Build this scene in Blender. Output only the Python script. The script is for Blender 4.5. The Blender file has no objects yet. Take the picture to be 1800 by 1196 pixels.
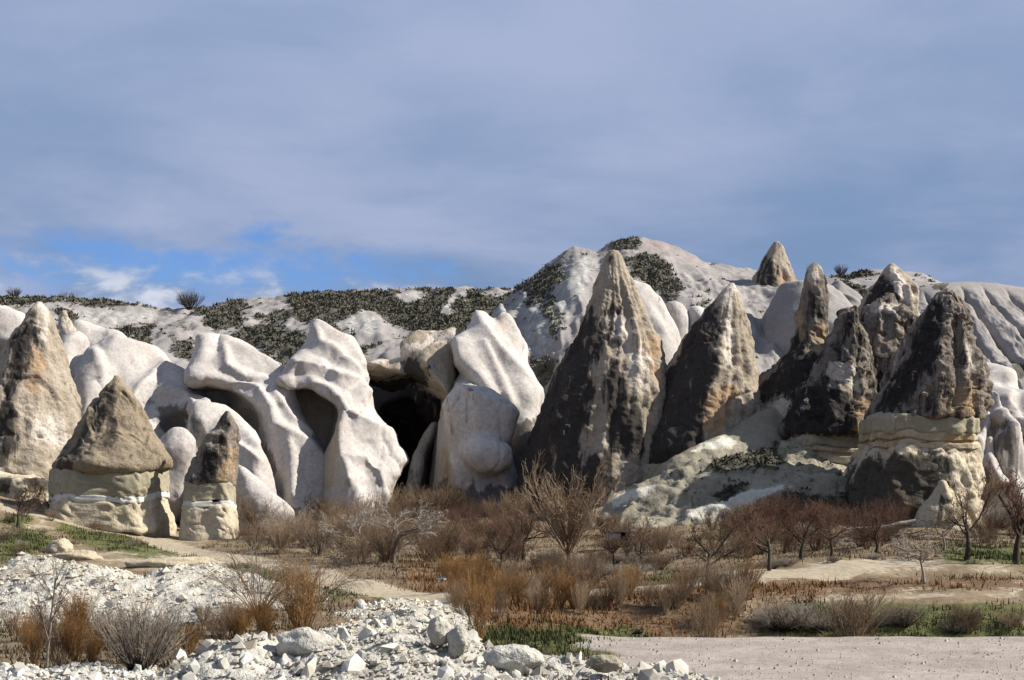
import bpy, bmesh, math, random
import numpy as np
from mathutils import Vector, Matrix

random.seed(7)
scene = bpy.context.scene
COL = scene.collection

# ------------------------------------------------------------------ camera
F = 2473.0            # focal length in photo pixels (photo is 1800 x 1196)
HZ = 820.0            # photo row of the horizon
EYE = 5.5             # metres above the gravel terrace
cam_d = bpy.data.cameras.new('camera')
cam = bpy.data.objects.new('camera', cam_d); COL.objects.link(cam)
cam.location = (0, 0, EYE); cam.rotation_euler = (math.radians(90), 0, 0)
cam_d.sensor_width = 36.0; cam_d.lens = F / 1800 * 36
cam_d.shift_y = (HZ - 598) / 1800
cam_d.clip_start = 0.5; cam_d.clip_end = 9000
scene.camera = cam

# ------------------------------------------------------------------ sky
SUN_AZ, SUN_EL = 93.0, 38.0      # azimuth clockwise from the view direction
w = bpy.data.worlds.new('World'); scene.world = w; w.use_nodes = True
nt = w.node_tree; nt.nodes.clear()
def N(t, typ, **kw):
    n = t.nodes.new(typ)
    for k, v in kw.items(): setattr(n, k, v)
    return n
def math_node(t, op, a, b=None, clamp=False):
    n = N(t, 'ShaderNodeMath', operation=op, use_clamp=clamp)
    for i, v in enumerate((a, b)):
        if v is None: continue
        if isinstance(v, (int, float)): n.inputs[i].default_value = v
        else: t.links.new(v, n.inputs[i])
    return n.outputs[0]
def mix_rgb(t, fac, a, b, mode='MIX'):
    n = N(t, 'ShaderNodeMix', data_type='RGBA', blend_type=mode)
    for i, v in ((0, fac), (6, a), (7, b)):
        if isinstance(v, (int, float)): n.inputs[i].default_value = v
        elif isinstance(v, tuple): n.inputs[i].default_value = v if len(v) == 4 else (*v, 1)
        else: t.links.new(v, n.inputs[i])
    return n.outputs[2]
def smooth_range(t, v, a, b):
    n = N(t, 'ShaderNodeMapRange', interpolation_type='SMOOTHSTEP')
    t.links.new(v, n.inputs[0]); n.inputs[1].default_value = a; n.inputs[2].default_value = b
    return n.outputs[0]
def noise_node(t, vec, scale, detail=6, rough=0.55, dist=0.0):
    n = N(t, 'ShaderNodeTexNoise'); n.inputs['Scale'].default_value = scale
    n.inputs['Detail'].default_value = detail; n.inputs['Roughness'].default_value = rough
    n.inputs['Distortion'].default_value = dist
    if vec is not None: t.links.new(vec, n.inputs['Vector'])
    return n.outputs[0]

sky = N(nt, 'ShaderNodeTexSky', sky_type='NISHITA', sun_disc=False)
sky.sun_elevation = math.radians(SUN_EL); sky.sun_rotation = math.radians(SUN_AZ)
sky.air_density = 1.0; sky.dust_density = 0.3; sky.ozone_density = 2.5
tc = N(nt, 'ShaderNodeTexCoord')
sep = N(nt, 'ShaderNodeSeparateXYZ'); nt.links.new(tc.outputs['Generated'], sep.inputs[0])
dx, dy, dz = sep.outputs
den = math_node(nt, 'ADD', math_node(nt, 'MAXIMUM', dz, 0.0), 0.10)
cx = math_node(nt, 'DIVIDE', dx, den); cy = math_node(nt, 'DIVIDE', dy, den)
cmb = N(nt, 'ShaderNodeCombineXYZ'); nt.links.new(cx, cmb.inputs[0]); nt.links.new(cy, cmb.inputs[1])
cvec = cmb.outputs[0]
n_big = noise_node(nt, cvec, 0.55, 5, 0.5, 0.4)
n_mid = noise_node(nt, cvec, 1.9, 6, 0.55, 0.3)
mpf = N(nt, 'ShaderNodeMapping'); nt.links.new(tc.outputs['Generated'], mpf.inputs[0]); mpf.inputs['Scale'].default_value = (1, 1, 2.2)
n_fine = noise_node(nt, mpf.outputs[0], 14, 8, 0.6, 0.2)
# thick layer: lavender where it is thin, slate blue where it is thick
tone = math_node(nt, 'ADD', math_node(nt, 'MULTIPLY', n_big, 0.75), math_node(nt, 'MULTIPLY', n_mid, 0.30))
cl_t = smooth_range(nt, tone, 0.40, 0.66)
cloud = mix_rgb(nt, cl_t, (0.205, 0.315, 0.520), (0.425, 0.485, 0.690))
lift = smooth_range(nt, dz, 0.10, 0.33)          # the layer overhead is thinner and paler than near the skyline
cloud = mix_rgb(nt, math_node(nt, 'MULTIPLY', lift, 0.35), cloud, (0.41, 0.49, 0.70))
# one break in the layer, low on the left, with pale cumulus tufts below it
gx = math_node(nt, 'DIVIDE', math_node(nt, 'ADD', dx, 0.215), 0.135)
gz = math_node(nt, 'DIVIDE', math_node(nt, 'SUBTRACT', dz, 0.139), 0.019)
gr = math_node(nt, 'SQRT', math_node(nt, 'ADD', math_node(nt, 'MULTIPLY', gx, gx), math_node(nt, 'MULTIPLY', gz, gz)))
gr = math_node(nt, 'ADD', gr, math_node(nt, 'MULTIPLY', math_node(nt, 'SUBTRACT', n_fine, 0.47), 5.5))
gap = math_node(nt, 'MULTIPLY', smooth_range(nt, gr, 1.5, 0.1), 0.92)
front = smooth_range(nt, dy, 0.3, 0.6)
gap = math_node(nt, 'MULTIPLY', gap, front)
low = smooth_range(nt, dz, 0.150, 0.118)
tuft = math_node(nt, 'MULTIPLY', smooth_range(nt, n_fine, 0.44, 0.62), smooth_range(nt, dx, 0.0, -0.12))
cloud = mix_rgb(nt, math_node(nt, 'MULTIPLY', math_node(nt, 'MULTIPLY', low, tuft), 0.88), cloud, (0.74, 0.78, 0.90))
bgs = N(nt, 'ShaderNodeBackground'); nt.links.new(mix_rgb(nt, 1.0, sky.outputs[0], (0.64, 0.88, 1.38), 'MULTIPLY'), bgs.inputs[0]); bgs.inputs[1].default_value = 0.052
bgc = N(nt, 'ShaderNodeBackground'); nt.links.new(cloud, bgc.inputs[0]); bgc.inputs[1].default_value = 0.52
mxs = N(nt, 'ShaderNodeMixShader'); nt.links.new(gap, mxs.inputs[0])
nt.links.new(bgc.outputs[0], mxs.inputs[1]); nt.links.new(bgs.outputs[0], mxs.inputs[2])
out = N(nt, 'ShaderNodeOutputWorld'); nt.links.new(mxs.outputs[0], out.inputs[0])

# ------------------------------------------------------------------ sun
sun_d = bpy.data.lights.new('sun', 'SUN'); sun_d.energy = 5.0; sun_d.angle = math.radians(0.5)
sun_d.color = (1.0, 0.95, 0.87)
sun = bpy.data.objects.new('sun', sun_d); COL.objects.link(sun)
az, el = math.radians(SUN_AZ), math.radians(SUN_EL)
to_sun = Vector((math.sin(az) * math.cos(el), math.cos(az) * math.cos(el), math.sin(el)))
sun.rotation_euler = to_sun.to_track_quat('Z', 'Y').to_euler()
sun.location = (60, -30, 80)
vs = scene.view_settings
vs.view_transform = 'Standard'; vs.look = 'None'; vs.exposure = 0.88; vs.gamma = 1.0; vs.use_curve_mapping = False
scene.cycles.max_bounces = 5; scene.cycles.diffuse_bounces = 2

# ------------------------------------------------------------------ numpy noise
def _hash(ix, iy, iz, seed):
    h = (ix.astype(np.uint32) * np.uint32(374761393) + iy.astype(np.uint32) * np.uint32(668265263)
         + iz.astype(np.uint32) * np.uint32(2246822519) + np.uint32((seed * 3266489917) & 0xffffffff))
    h = (h ^ (h >> np.uint32(13))) * np.uint32(1274126177)
    h = (h ^ (h >> np.uint32(16))) * np.uint32(2654435761)
    return h ^ (h >> np.uint32(15))
def _f(h): return h.astype(np.float64) / 4294967295.0
_rg = np.random.default_rng(5)
_GT = _rg.normal(size=(4096, 3)); _GT = (_GT / np.linalg.norm(_GT, axis=1, keepdims=True)).astype(np.float32)
def perlin(p, seed=0):
    p = np.asarray(p, np.float32)
    if len(p) > 12000: return np.concatenate([perlin(p[k:k + 12000], seed) for k in range(0, len(p), 12000)])
    fl0 = np.floor(p); f = p - fl0; i = fl0.astype(np.int32).astype(np.uint32)
    u = f * f * f * (f * (f * 6 - 15) + 10)
    sd = np.uint32((seed * 3266489917) & 0xffffffff)
    kx = (i[:, 0] * np.uint32(374761393) + sd, (i[:, 0] + np.uint32(1)) * np.uint32(374761393) + sd)
    ky = (i[:, 1] * np.uint32(668265263), (i[:, 1] + np.uint32(1)) * np.uint32(668265263))
    kz = (i[:, 2] * np.uint32(2246822519), (i[:, 2] + np.uint32(1)) * np.uint32(2246822519))
    fx = (f[:, 0], f[:, 0] - 1); fy = (f[:, 1], f[:, 1] - 1); fz = (f[:, 2], f[:, 2] - 1)
    res = []
    for a in (0, 1):
        for b in (0, 1):
            for c in (0, 1):
                h = kx[a] + ky[b] + kz[c]
                h = (h ^ (h >> np.uint32(13))) * np.uint32(1274126177); h = h ^ (h >> np.uint32(16))
                g = _GT[h & np.uint32(4095)]
                res.append(g[:, 0] * fx[a] + g[:, 1] * fy[b] + g[:, 2] * fz[c])
    ux, uy, uz = u[:, 0], u[:, 1], u[:, 2]
    l = lambda x, y, t: x + (y - x) * t
    r = l(l(l(res[0], res[1], uz), l(res[2], res[3], uz), uy), l(l(res[4], res[5], uz), l(res[6], res[7], uz), uy), ux)
    return r.astype(np.float64) * 1.5
def fbm(p, seed=0, octs=4, gain=0.5):
    r = 0; a = 1.0; p = np.asarray(p, float)
    for k in range(octs):
        r = r + a * perlin(p * 2 ** k, seed + k * 17); a *= gain
    return r
def ridged(p, seed=0, octs=3):
    r = 0; a = 1.0; p = np.asarray(p, float)
    for k in range(octs):
        r = r + a * (1 - 2 * np.abs(perlin(p * 2 ** k, seed + k * 31))); a *= 0.5
    return r / 1.75
def worley(p, seed=0):
    p = np.asarray(p, float); i = np.floor(p).astype(np.int64)
    d1 = np.full(len(p), 9.0); d2 = np.full(len(p), 9.0); val = np.zeros(len(p))
    for a in (-1, 0, 1):
        for b in (-1, 0, 1):
            for c in (-1, 0, 1):
                ix, iy, iz = i[:, 0] + a, i[:, 1] + b, i[:, 2] + c
                q = np.stack([ix + _f(_hash(ix, iy, iz, seed)), iy + _f(_hash(ix, iy, iz, seed + 1)),
                              iz + _f(_hash(ix, iy, iz, seed + 2))], 1)
                d = np.linalg.norm(q - p, axis=1); v = _f(_hash(ix, iy, iz, seed + 3))
                m = d < d1
                d2 = np.where(m, d1, np.minimum(d2, d)); val = np.where(m, v, val); d1 = np.where(m, d, d1)
    return d1, d2, val
def sstep(a, b, x):
    t = np.clip((x - a) / (b - a), 0, 1); return t * t * (3 - 2 * t)

# ------------------------------------------------------------------ photo geometry helpers
def P(px, py, Y): return np.array([(px - 900) * Y / F, Y, EYE + (HZ - py) * Y / F])
def S(Y): return Y / F
def to_px(V):
    Y = np.maximum(V[:, 1], 1.0)
    return 900 + V[:, 0] * F / Y, HZ - (V[:, 2] - EYE) * F / Y
def poly_sd(x, y, poly):
    d = np.full(len(x), 1e9); s = np.zeros(len(x), bool); n = len(poly)
    for k in range(n):
        (ax, ay), (bx, by) = poly[k], poly[(k + 1) % n]
        ex, ey = bx - ax, by - ay; wx, wy = x - ax, y - ay
        t = np.clip((wx * ex + wy * ey) / (ex * ex + ey * ey + 1e-9), 0, 1)
        d = np.minimum(d, np.hypot(wx - ex * t, wy - ey * t))
        c = (ay > y) != (by > y)
        with np.errstate(divide='ignore', invalid='ignore'):
            xi = ax + (y - ay) / (by - ay if by != ay else 1e-9) * ex
        s ^= c & (x < xi)
    return np.where(s, -d, d)
def pmask(px, py, polys, feather=8, wob=0, V=None, ws=0.5, seed=3):
    m = np.zeros(len(px))
    o = fbm(V * ws, seed, 3) * wob if (wob and V is not None) else 0
    for q in polys: m = np.maximum(m, sstep(feather, -feather, poly_sd(px, py, q) + o))
    return m

# ------------------------------------------------------------------ mesh + object helpers
def mesh_np(name, V, faces, mat=None, smooth=True, attr=None, mats=None, midx=None):
    me = bpy.data.meshes.new(name)
    V = np.ascontiguousarray(V, dtype=np.float32); faces = np.ascontiguousarray(faces, dtype=np.int32)
    nf, k = faces.shape
    me.vertices.add(len(V)); me.vertices.foreach_set('co', V.ravel())
    me.loops.add(nf * k); me.loops.foreach_set('vertex_index', faces.ravel())
    me.polygons.add(nf); me.polygons.foreach_set('loop_start', np.arange(nf, dtype=np.int32) * k)
    me.polygons.foreach_set('loop_total', np.full(nf, k, np.int32))
    me.polygons.foreach_set('use_smooth', np.full(nf, smooth, bool))
    me.update(calc_edges=True)
    if attr is not None:
        a = me.color_attributes.new('mask', 'FLOAT_COLOR', 'POINT')
        c = np.zeros((len(V), 4), np.float32); c[:, :attr.shape[1]] = attr
        a.data.foreach_set('color', c.ravel())
    if mat: me.materials.append(mat)
    return me
def vnormals(V, faces):
    n = np.zeros_like(V)
    a = V[faces[:, 2]] - V[faces[:, 0]]; b = V[faces[:, -1]] - V[faces[:, 1]]
    fn = np.cross(a, b)
    for k in range(faces.shape[1]):
        for c in range(3): n[:, c] += np.bincount(faces[:, k], fn[:, c], len(V))
    return n / (np.linalg.norm(n, axis=1, keepdims=True) + 1e-12)
def tag(o, label=None, cat=None, group=None, kind=None):
    if label: o['label'] = label
    if cat: o['category'] = cat
    if group: o['group'] = group
    if kind: o['kind'] = kind
    return o
def link(name, me, parent=None, loc=None):
    o = bpy.data.objects.new(name, me); COL.objects.link(o)
    if loc is not None: o.location = loc
    if parent is not None: o.parent = parent
    return o
def empty(name, loc, label=None, cat=None, group=None):
    o = bpy.data.objects.new(name, None); COL.objects.link(o); o.location = loc
    o.empty_display_size = 0.3
    return tag(o, label, cat, group)
def solid(name, V, faces, mat, base, parent=None, attr=None, smooth=True):
    """mesh in world metres -> object whose origin is at base"""
    base = np.asarray(base, float)
    me = mesh_np(name, V - base, faces, mat, smooth, attr)
    return link(name, me, parent, None if parent is not None else base)

# ------------------------------------------------------------------ materials
ALB = 0.78      # one factor on every base colour, balanced by the exposure
def new_mat(name):
    m = bpy.data.materials.new(name); m.use_nodes = True
    t = m.node_tree; b = t.nodes['Principled BSDF']
    b.inputs['Roughness'].default_value = 0.95
    if 'Specular IOR Level' in b.inputs: b.inputs['Specular IOR Level'].default_value = 0.08
    return m, t, b
def bump(t, b, h, strength, dist):
    n = N(t, 'ShaderNodeBump'); n.inputs['Strength'].default_value = strength; n.inputs['Distance'].default_value = dist
    t.links.new(h, n.inputs['Height']); t.links.new(n.outputs[0], b.inputs['Normal'])
def rock_mat(name, base, base2, stain_shade, warm, pale, fine=0.5, bstr=0.6, bdist=0.15, crack=0.0, streak=0.0, grain=(0.80, 1.15)):
    """mask attribute: r = dark weathering crust and painted shade, g = iron-warm rock, b = freshly bared pale rock and painted sunlight"""
    base, base2, stain_shade, warm, pale = [tuple(ALB * v for v in c) for c in (base, base2, stain_shade, warm, pale)]
    m, t, b = new_mat(name)
    pos = N(t, 'ShaderNodeNewGeometry').outputs['Position']
    at = N(t, 'ShaderNodeAttribute', attribute_name='mask'); s = N(t, 'ShaderNodeSeparateColor')
    t.links.new(at.outputs['Color'], s.inputs[0])
    mp = N(t, 'ShaderNodeMapping'); t.links.new(pos, mp.inputs[0]); mp.inputs['Scale'].default_value = (1, 1, 0.11)
    n1 = noise_node(t, pos, 0.22, 3, 0.6); n2 = noise_node(t, mp.outputs[0], 1.25, 5, 0.68)
    n3 = noise_node(t, pos, 3.2, 4, 0.65); n4 = noise_node(t, pos, 14, 2, 0.6); n6 = noise_node(t, mp.outputs[0], 1.6, 4, 0.7)
    c = mix_rgb(t, smooth_range(t, n1, 0.32, 0.68), base, base2)
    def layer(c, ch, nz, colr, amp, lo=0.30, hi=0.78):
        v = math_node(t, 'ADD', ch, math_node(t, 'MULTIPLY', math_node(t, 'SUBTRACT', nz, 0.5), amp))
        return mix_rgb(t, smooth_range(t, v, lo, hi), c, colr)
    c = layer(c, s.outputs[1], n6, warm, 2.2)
    c = layer(c, s.outputs[0], n2, stain_shade, 2.6)
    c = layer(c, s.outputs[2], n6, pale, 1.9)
    if streak:
        c = mix_rgb(t, math_node(t, 'MULTIPLY', smooth_range(t, n2, 0.56, 0.72), streak), c, stain_shade)
    g = math_node(t, 'ADD', math_node(t, 'MULTIPLY', n3, 0.6), math_node(t, 'MULTIPLY', n4, 0.4))
    mr = N(t, 'ShaderNodeMapRange'); t.links.new(g, mr.inputs[0])
    mr.inputs[1].default_value = 0.32; mr.inputs[2].default_value = 0.68
    mr.inputs[3].default_value = grain[0]; mr.inputs[4].default_value = grain[1]
    cc = N(t, 'ShaderNodeCombineColor')
    for k in range(3): t.links.new(mr.outputs[0], cc.inputs[k])
    c = mix_rgb(t, 1.0, c, cc.outputs[0], 'MULTIPLY')
    h = math_node(t, 'ADD', math_node(t, 'MULTIPLY', n3, fine), math_node(t, 'MULTIPLY', n4, 0.25 * fine))
    if crack:
        v = N(t, 'ShaderNodeTexVoronoi', feature='DISTANCE_TO_EDGE'); v.inputs['Scale'].default_value = 0.42
        dn = N(t, 'ShaderNodeVectorMath', operation='ADD'); t.links.new(pos, dn.inputs[0])
        sc = N(t, 'ShaderNodeVectorMath', operation='SCALE'); sc.inputs['Scale'].default_value = 2.2
        nn = N(t, 'ShaderNodeTexNoise'); nn.inputs['Scale'].default_value = 0.6; nn.inputs['Detail'].default_value = 5
        t.links.new(pos, nn.inputs['Vector']); t.links.new(nn.outputs['Color'], sc.inputs[0]); t.links.new(sc.outputs[0], dn.inputs[1])
        t.links.new(dn.outputs[0], v.inputs['Vector'])
        ck = smooth_range(t, v.outputs['Distance'], 0.0, 0.05)
        h = math_node(t, 'ADD', h, math_node(t, 'MULTIPLY', ck, crack))
    t.links.new(c, b.inputs['Base Color']); bump(t, b, h, bstr, bdist)
    return m
def flat_mat(name, a, bcol, scale=3.0, rough=0.9, bstr=0.3):
    a, bcol = [tuple(ALB * v for v in c) for c in (a, bcol)]
    m, t, b = new_mat(name)
    pos = N(t, 'ShaderNodeTexCoord').outputs['Object']
    n = noise_node(t, pos, scale, 5, 0.6)
    t.links.new(mix_rgb(t, smooth_range(t, n, 0.3, 0.7), a, bcol), b.inputs['Base Color'])
    b.inputs['Roughness'].default_value = rough
    bump(t, b, n, bstr, 0.03)
    return m
def var_mat(name, cols, rough=0.9):
    """colour varies per object and along the object"""
    cols = [tuple(ALB * v for v in c) for c in cols]
    m, t, b = new_mat(name)
    oi = N(t, 'ShaderNodeObjectInfo'); pos = N(t, 'ShaderNodeNewGeometry').outputs['Position']
    n = noise_node(t, pos, 1.3, 4, 0.6)
    v = math_node(t, 'ADD', math_node(t, 'MULTIPLY', oi.outputs['Random'], 0.5), math_node(t, 'MULTIPLY', n, 0.55))
    r = N(t, 'ShaderNodeValToRGB'); t.links.new(v, r.inputs[0])
    e = r.color_ramp.elements; e[0].position = 0.22; e[0].color = (*cols[0], 1); e[1].position = 0.8; e[1].color = (*cols[-1], 1)
    for k, c in enumerate(cols[1:-1]):
        q = e.new(0.22 + 0.58 * (k + 1) / (len(cols) - 1)); q.color = (*c, 1)
    t.links.new(r.outputs[0], b.inputs['Base Color']); b.inputs['Roughness'].default_value = rough
    return m

BLACK = (0.035, 0.032, 0.030)
M = {}
M['pale'] = rock_mat('pale_tuff', (0.49, 0.445, 0.405), (0.60, 0.555, 0.51), (0.16, 0.145, 0.13), (0.52, 0.42, 0.31), (0.74, 0.70, 0.63), fine=0.35, bstr=0.75, bdist=0.18, streak=0.16, grain=(0.68, 1.16))
M['hill'] = rock_mat('hill_tuff', (0.27, 0.25, 0.235), (0.355, 0.325, 0.305), (0.105, 0.10, 0.08), (0.36, 0.275, 0.24), (0.44, 0.44, 0.405), fine=0.4, bstr=0.5, bdist=0.2, grain=(0.78, 1.14))
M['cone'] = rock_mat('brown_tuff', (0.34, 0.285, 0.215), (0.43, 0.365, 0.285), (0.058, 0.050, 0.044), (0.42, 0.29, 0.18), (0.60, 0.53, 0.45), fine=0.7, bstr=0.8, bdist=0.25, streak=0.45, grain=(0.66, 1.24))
M['cap'] = rock_mat('cap_rock', (0.26, 0.21, 0.148), (0.33, 0.268, 0.188), (0.085, 0.070, 0.055), (0.36, 0.255, 0.15), (0.46, 0.39, 0.28), fine=0.8, bstr=0.8, bdist=0.22, streak=0.35, grain=(0.66, 1.24))
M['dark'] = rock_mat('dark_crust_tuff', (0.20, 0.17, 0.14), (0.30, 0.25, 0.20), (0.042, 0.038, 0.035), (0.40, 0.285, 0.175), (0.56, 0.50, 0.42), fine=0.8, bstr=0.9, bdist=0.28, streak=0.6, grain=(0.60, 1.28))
M['band'] = rock_mat('green_grey_band', (0.32, 0.285, 0.195), (0.39, 0.35, 0.25), (0.20, 0.17, 0.11), (0.42, 0.34, 0.21), (0.60, 0.59, 0.49), fine=0.5, bstr=0.6, bdist=0.15, streak=0.3)
M['stripe'] = rock_mat('white_band', (0.70, 0.69, 0.62), (0.62, 0.61, 0.55), (0.35, 0.32, 0.26), (0.60, 0.50, 0.36), (0.8, 0.8, 0.74), fine=0.5, bstr=0.5, bdist=0.1)
M['cream'] = rock_mat('cream_tuff', (0.50, 0.42, 0.29), (0.60, 0.52, 0.385), (0.085, 0.073, 0.058), (0.44, 0.33, 0.19), (0.68, 0.62, 0.50), fine=0.6, bstr=0.8, bdist=0.25, grain=(0.72, 1.16))
M['talus'] = rock_mat('grey_green_talus', (0.275, 0.245, 0.18), (0.345, 0.31, 0.235), (0.085, 0.08, 0.058), (0.40, 0.32, 0.21), (0.62, 0.59, 0.49), fine=0.7, bstr=0.7, bdist=0.25, streak=0.25)
M['rubble'] = rock_mat('rubble_ground', (0.47, 0.445, 0.38), (0.56, 0.535, 0.47), (0.26, 0.23, 0.18), (0.55, 0.47, 0.36), (0.8, 0.8, 0.76), fine=1.2, bstr=1.0, bdist=0.12, grain=(0.62, 1.2))
M['stone'] = var_mat('pale_broken_stone', [(0.33, 0.30, 0.245), (0.50, 0.47, 0.41), (0.60, 0.58, 0.52), (0.54, 0.475, 0.36)])
M['tw_brown'] = var_mat('twig_brown', [(0.10, 0.066, 0.042), (0.185, 0.125, 0.08), (0.29, 0.205, 0.135)])
M['tw_gold'] = var_mat('twig_gold', [(0.17, 0.115, 0.07), (0.27, 0.19, 0.12), (0.36, 0.265, 0.175)])
M['tw_red'] = var_mat('twig_red', [(0.075, 0.042, 0.030), (0.13, 0.072, 0.050), (0.20, 0.125, 0.085)])
M['tw_orange'] = var_mat('twig_orange', [(0.115, 0.056, 0.022), (0.21, 0.108, 0.040), (0.31, 0.175, 0.072)])
M['tw_grey'] = var_mat('twig_grey', [(0.14, 0.115, 0.09), (0.26, 0.215, 0.17), (0.38, 0.33, 0.27)])
M['tw_dark'] = var_mat('twig_dark', [(0.030, 0.024, 0.020), (0.055, 0.042, 0.033), (0.09, 0.07, 0.055)])
M['scrub'] = var_mat('hill_scrub', [(0.070, 0.068, 0.048), (0.115, 0.108, 0.080), (0.19, 0.175, 0.135)])
M['grass_dry'] = var_mat('dry_grass', [(0.10, 0.073, 0.045), (0.17, 0.128, 0.08), (0.27, 0.21, 0.135)])
M['grass_green'] = var_mat('green_grass', [(0.045, 0.055, 0.020), (0.08, 0.090, 0.034), (0.15, 0.145, 0.065)])
M['grass_rust'] = var_mat('rust_grass', [(0.15, 0.075, 0.032), (0.26, 0.138, 0.058), (0.36, 0.225, 0.11)])

# ------------------------------------------------------------------ rock builders
def rock_disp(V, seed, flute=0.4, ff=0.35, facet=0.25, fs=0.3, fine=0.12, crack=0.0, big=0.0):
    d = 0
    if big: d = d + big * fbm(V * 0.13, seed + 5, 2)
    if flute: d = d + flute * (ridged(V * np.array([1, 1, 0.14]) * ff + 0.5 * perlin(V * 0.2, seed + 9)[:, None], seed, 2) - 0.15)
    if facet:
        q = V * np.array([1, 1, 0.6]) * fs; q = q + 0.35 * np.stack([fbm(q * 1.5, seed + 40 + k, 2) for k in range(3)], 1)
        a, b, v = worley(q, seed + 2)
        e = sstep(0.0, 0.16, b - a)
        d = d + facet * (v - 0.5) * e * 1.6 - crack * (1 - sstep(0.0, 0.07, b - a))
    if fine: d = d + fine * fbm(V * 1.1, seed + 3, 4, 0.55)
    return d
def lathe_np(rows, Y, k=1.0, n=2.0, nth=150, nz=160, disp=None, lean=0.0, closed_bottom=False, twist=0.0, zsub=None):
    rows = sorted(rows, key=lambda r: r[0])
    if nz > 30: nth, nz = int(nth * 0.80), int(nz * 0.76)
    py = np.array([r[0] for r in rows], float); L = np.array([r[1] for r in rows], float); R = np.array([r[2] for r in rows], float)
    # arc-length-like sampling so that flat shoulders keep enough rings
    w = np.concatenate([[0], np.cumsum(np.hypot(np.diff(py), 0.5 * np.maximum(abs(np.diff(L)), abs(np.diff(R)))))])
    t = np.linspace(0, w[-1], nz)
    yy = np.interp(t, w, py); l = np.interp(t, w, L); r = np.interp(t, w, R)
    if nz > 40:
        ker = np.array([1, 2, 3, 2, 1.]) / 9
        for a in (l, r):
            b = np.convolve(np.pad(a, 2, 'edge'), ker, 'valid'); a[1:-1] = b[1:-1]
    s = S(Y); cx = ((l + r) / 2 - 900) * s; hw = (r - l) / 2 * s; z = EYE + (HZ - yy) * s
    th = np.linspace(0, 2 * np.pi, nth, endpoint=False)
    # denser on the half that faces the road
    th = th + 0.35 * np.sin(th + np.pi / 2) * 1.0
    ct, st = np.cos(th), np.sin(th)
    e = 2.0 / n
    ux = np.sign(ct) * np.abs(ct) ** e; uy = np.sign(st) * np.abs(st) ** e
    h = (z - z.min())
    X = cx[:, None] + hw[:, None] * ux[None]; Yy = Y + lean * h[:, None] + (k * hw)[:, None] * uy[None]
    V = np.stack([X, Yy, np.repeat(z[:, None], nth, 1)], 2).reshape(-1, 3)
    i = np.arange(nz - 1)[:, None] * nth; j = np.arange(nth)[None]; j2 = (j + 1) % nth
    Fc = np.stack([i + j, i + nth + j, i + nth + j2, i + j2], 2).reshape(-1, 4)
    top = len(V); V = np.vstack([V, [[cx[0], Y + lean * h[0], z[0]]]])
    Fc = np.vstack([Fc, np.stack([np.full(nth, top), np.arange(nth), (np.arange(nth) + 1) % nth, np.full(nth, top)], 1)])
    if closed_bottom:
        bt = len(V); V = np.vstack([V, [[cx[-1], Y + lean * h[-1], z[-1]]]])
        o = (nz - 1) * nth
        Fc = np.vstack([Fc, np.stack([np.full(nth, bt), o + (np.arange(nth) + 1) % nth, o + np.arange(nth), np.full(nth, bt)], 1)])
    tha = np.concatenate([np.tile(th, nz), [0.0] * (len(V) - nz * nth)]); rad = np.concatenate([np.repeat(hw, nth), [0.0] * (len(V) - nz * nth)])
    return V, Fc, tha, rad
def tri_fix(Fc):
    """degenerate quads (tip fans) -> keep as quads with a tiny repeated corner removed by splitting to triangles"""
    q = Fc[:, 0] == Fc[:, 3]
    a = Fc[~q]; tris = np.vstack([a[:, [0, 1, 2]], a[:, [0, 2, 3]], Fc[q][:, :3]])
    return tris
def rock_lathe(name, rows, Y, mat, parent=None, base=None, dargs=None, mask=None, seed=1, taper_top=0.0, aflute=0.0, af=2.0, **kw):
    V, Fc, tha, hwv = lathe_np(rows, Y, **kw)
    if kw.get('n', 2.0) >= 2.5: V[:, 2] += 0.45 * fbm(np.stack([V[:, 0] * 0.22, V[:, 1] * 0.22, V[:, 2] * 0.0 + 4], 1), 5, 3)    # strata undulate together
    Nn = vnormals(V, Fc)
    c = np.array([V[:, 0].mean(), V[:, 1].mean(), 0]); rad = V - c; rad[:, 2] = 0
    if (Nn * rad).sum() < 0: Nn = -Nn; Fc = Fc[:, ::-1]; flip = True
    d = np.zeros(len(V))
    if dargs is not None:
        d = rock_disp(V, seed, **dargs)
        if aflute:
            q = np.stack([np.cos(tha) * af, np.sin(tha) * af, V[:, 2] * 0.045], 1) + 0.12 * perlin(V * 0.3, seed + 77)[:, None]
            d = d + aflute * np.minimum(hwv, 6.0) * (ridged(q, seed + 70, 2) - 0.25)
        if kw.get('closed_bottom'): d = d * (0.3 + 0.7 * sstep(0.2, 1.8, V[:, 2] - V[:, 2].min()))
        if taper_top:
            d = d * (0.25 + 0.75 * sstep(0, taper_top, V[:, 2].max() - V[:, 2]))
        V = V + Nn * d[:, None]
    q = (Fc[:, 0] == Fc[:, 3]) | (Fc[:, 0] == Fc[:, 1]) | (Fc[:, 2] == Fc[:, 3])
    A = Fc[~q]; B = Fc[q]
    T = [A[:, [0, 1, 2]], A[:, [0, 2, 3]]]
    for f in B:
        u = list(dict.fromkeys(f.tolist())); T.append(np.array([u[:3]]))
    Fc = np.vstack(T)
    at = mask(V, Nn) if mask else np.zeros((len(V), 3))
    if dargs is not None and dargs.get('flute', 0) > 0.3:
        hi = np.quantile(d, 0.90); at[:, 2] = np.maximum(at[:, 2], 0.30 * sstep(hi, hi + 0.25 * d.std() + 1e-6, d))
    if base is None: base = (V[:, 0].mean(), Y, V[:, 2].min())
    return solid(name, V, Fc, mat, base, parent, at)

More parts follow.
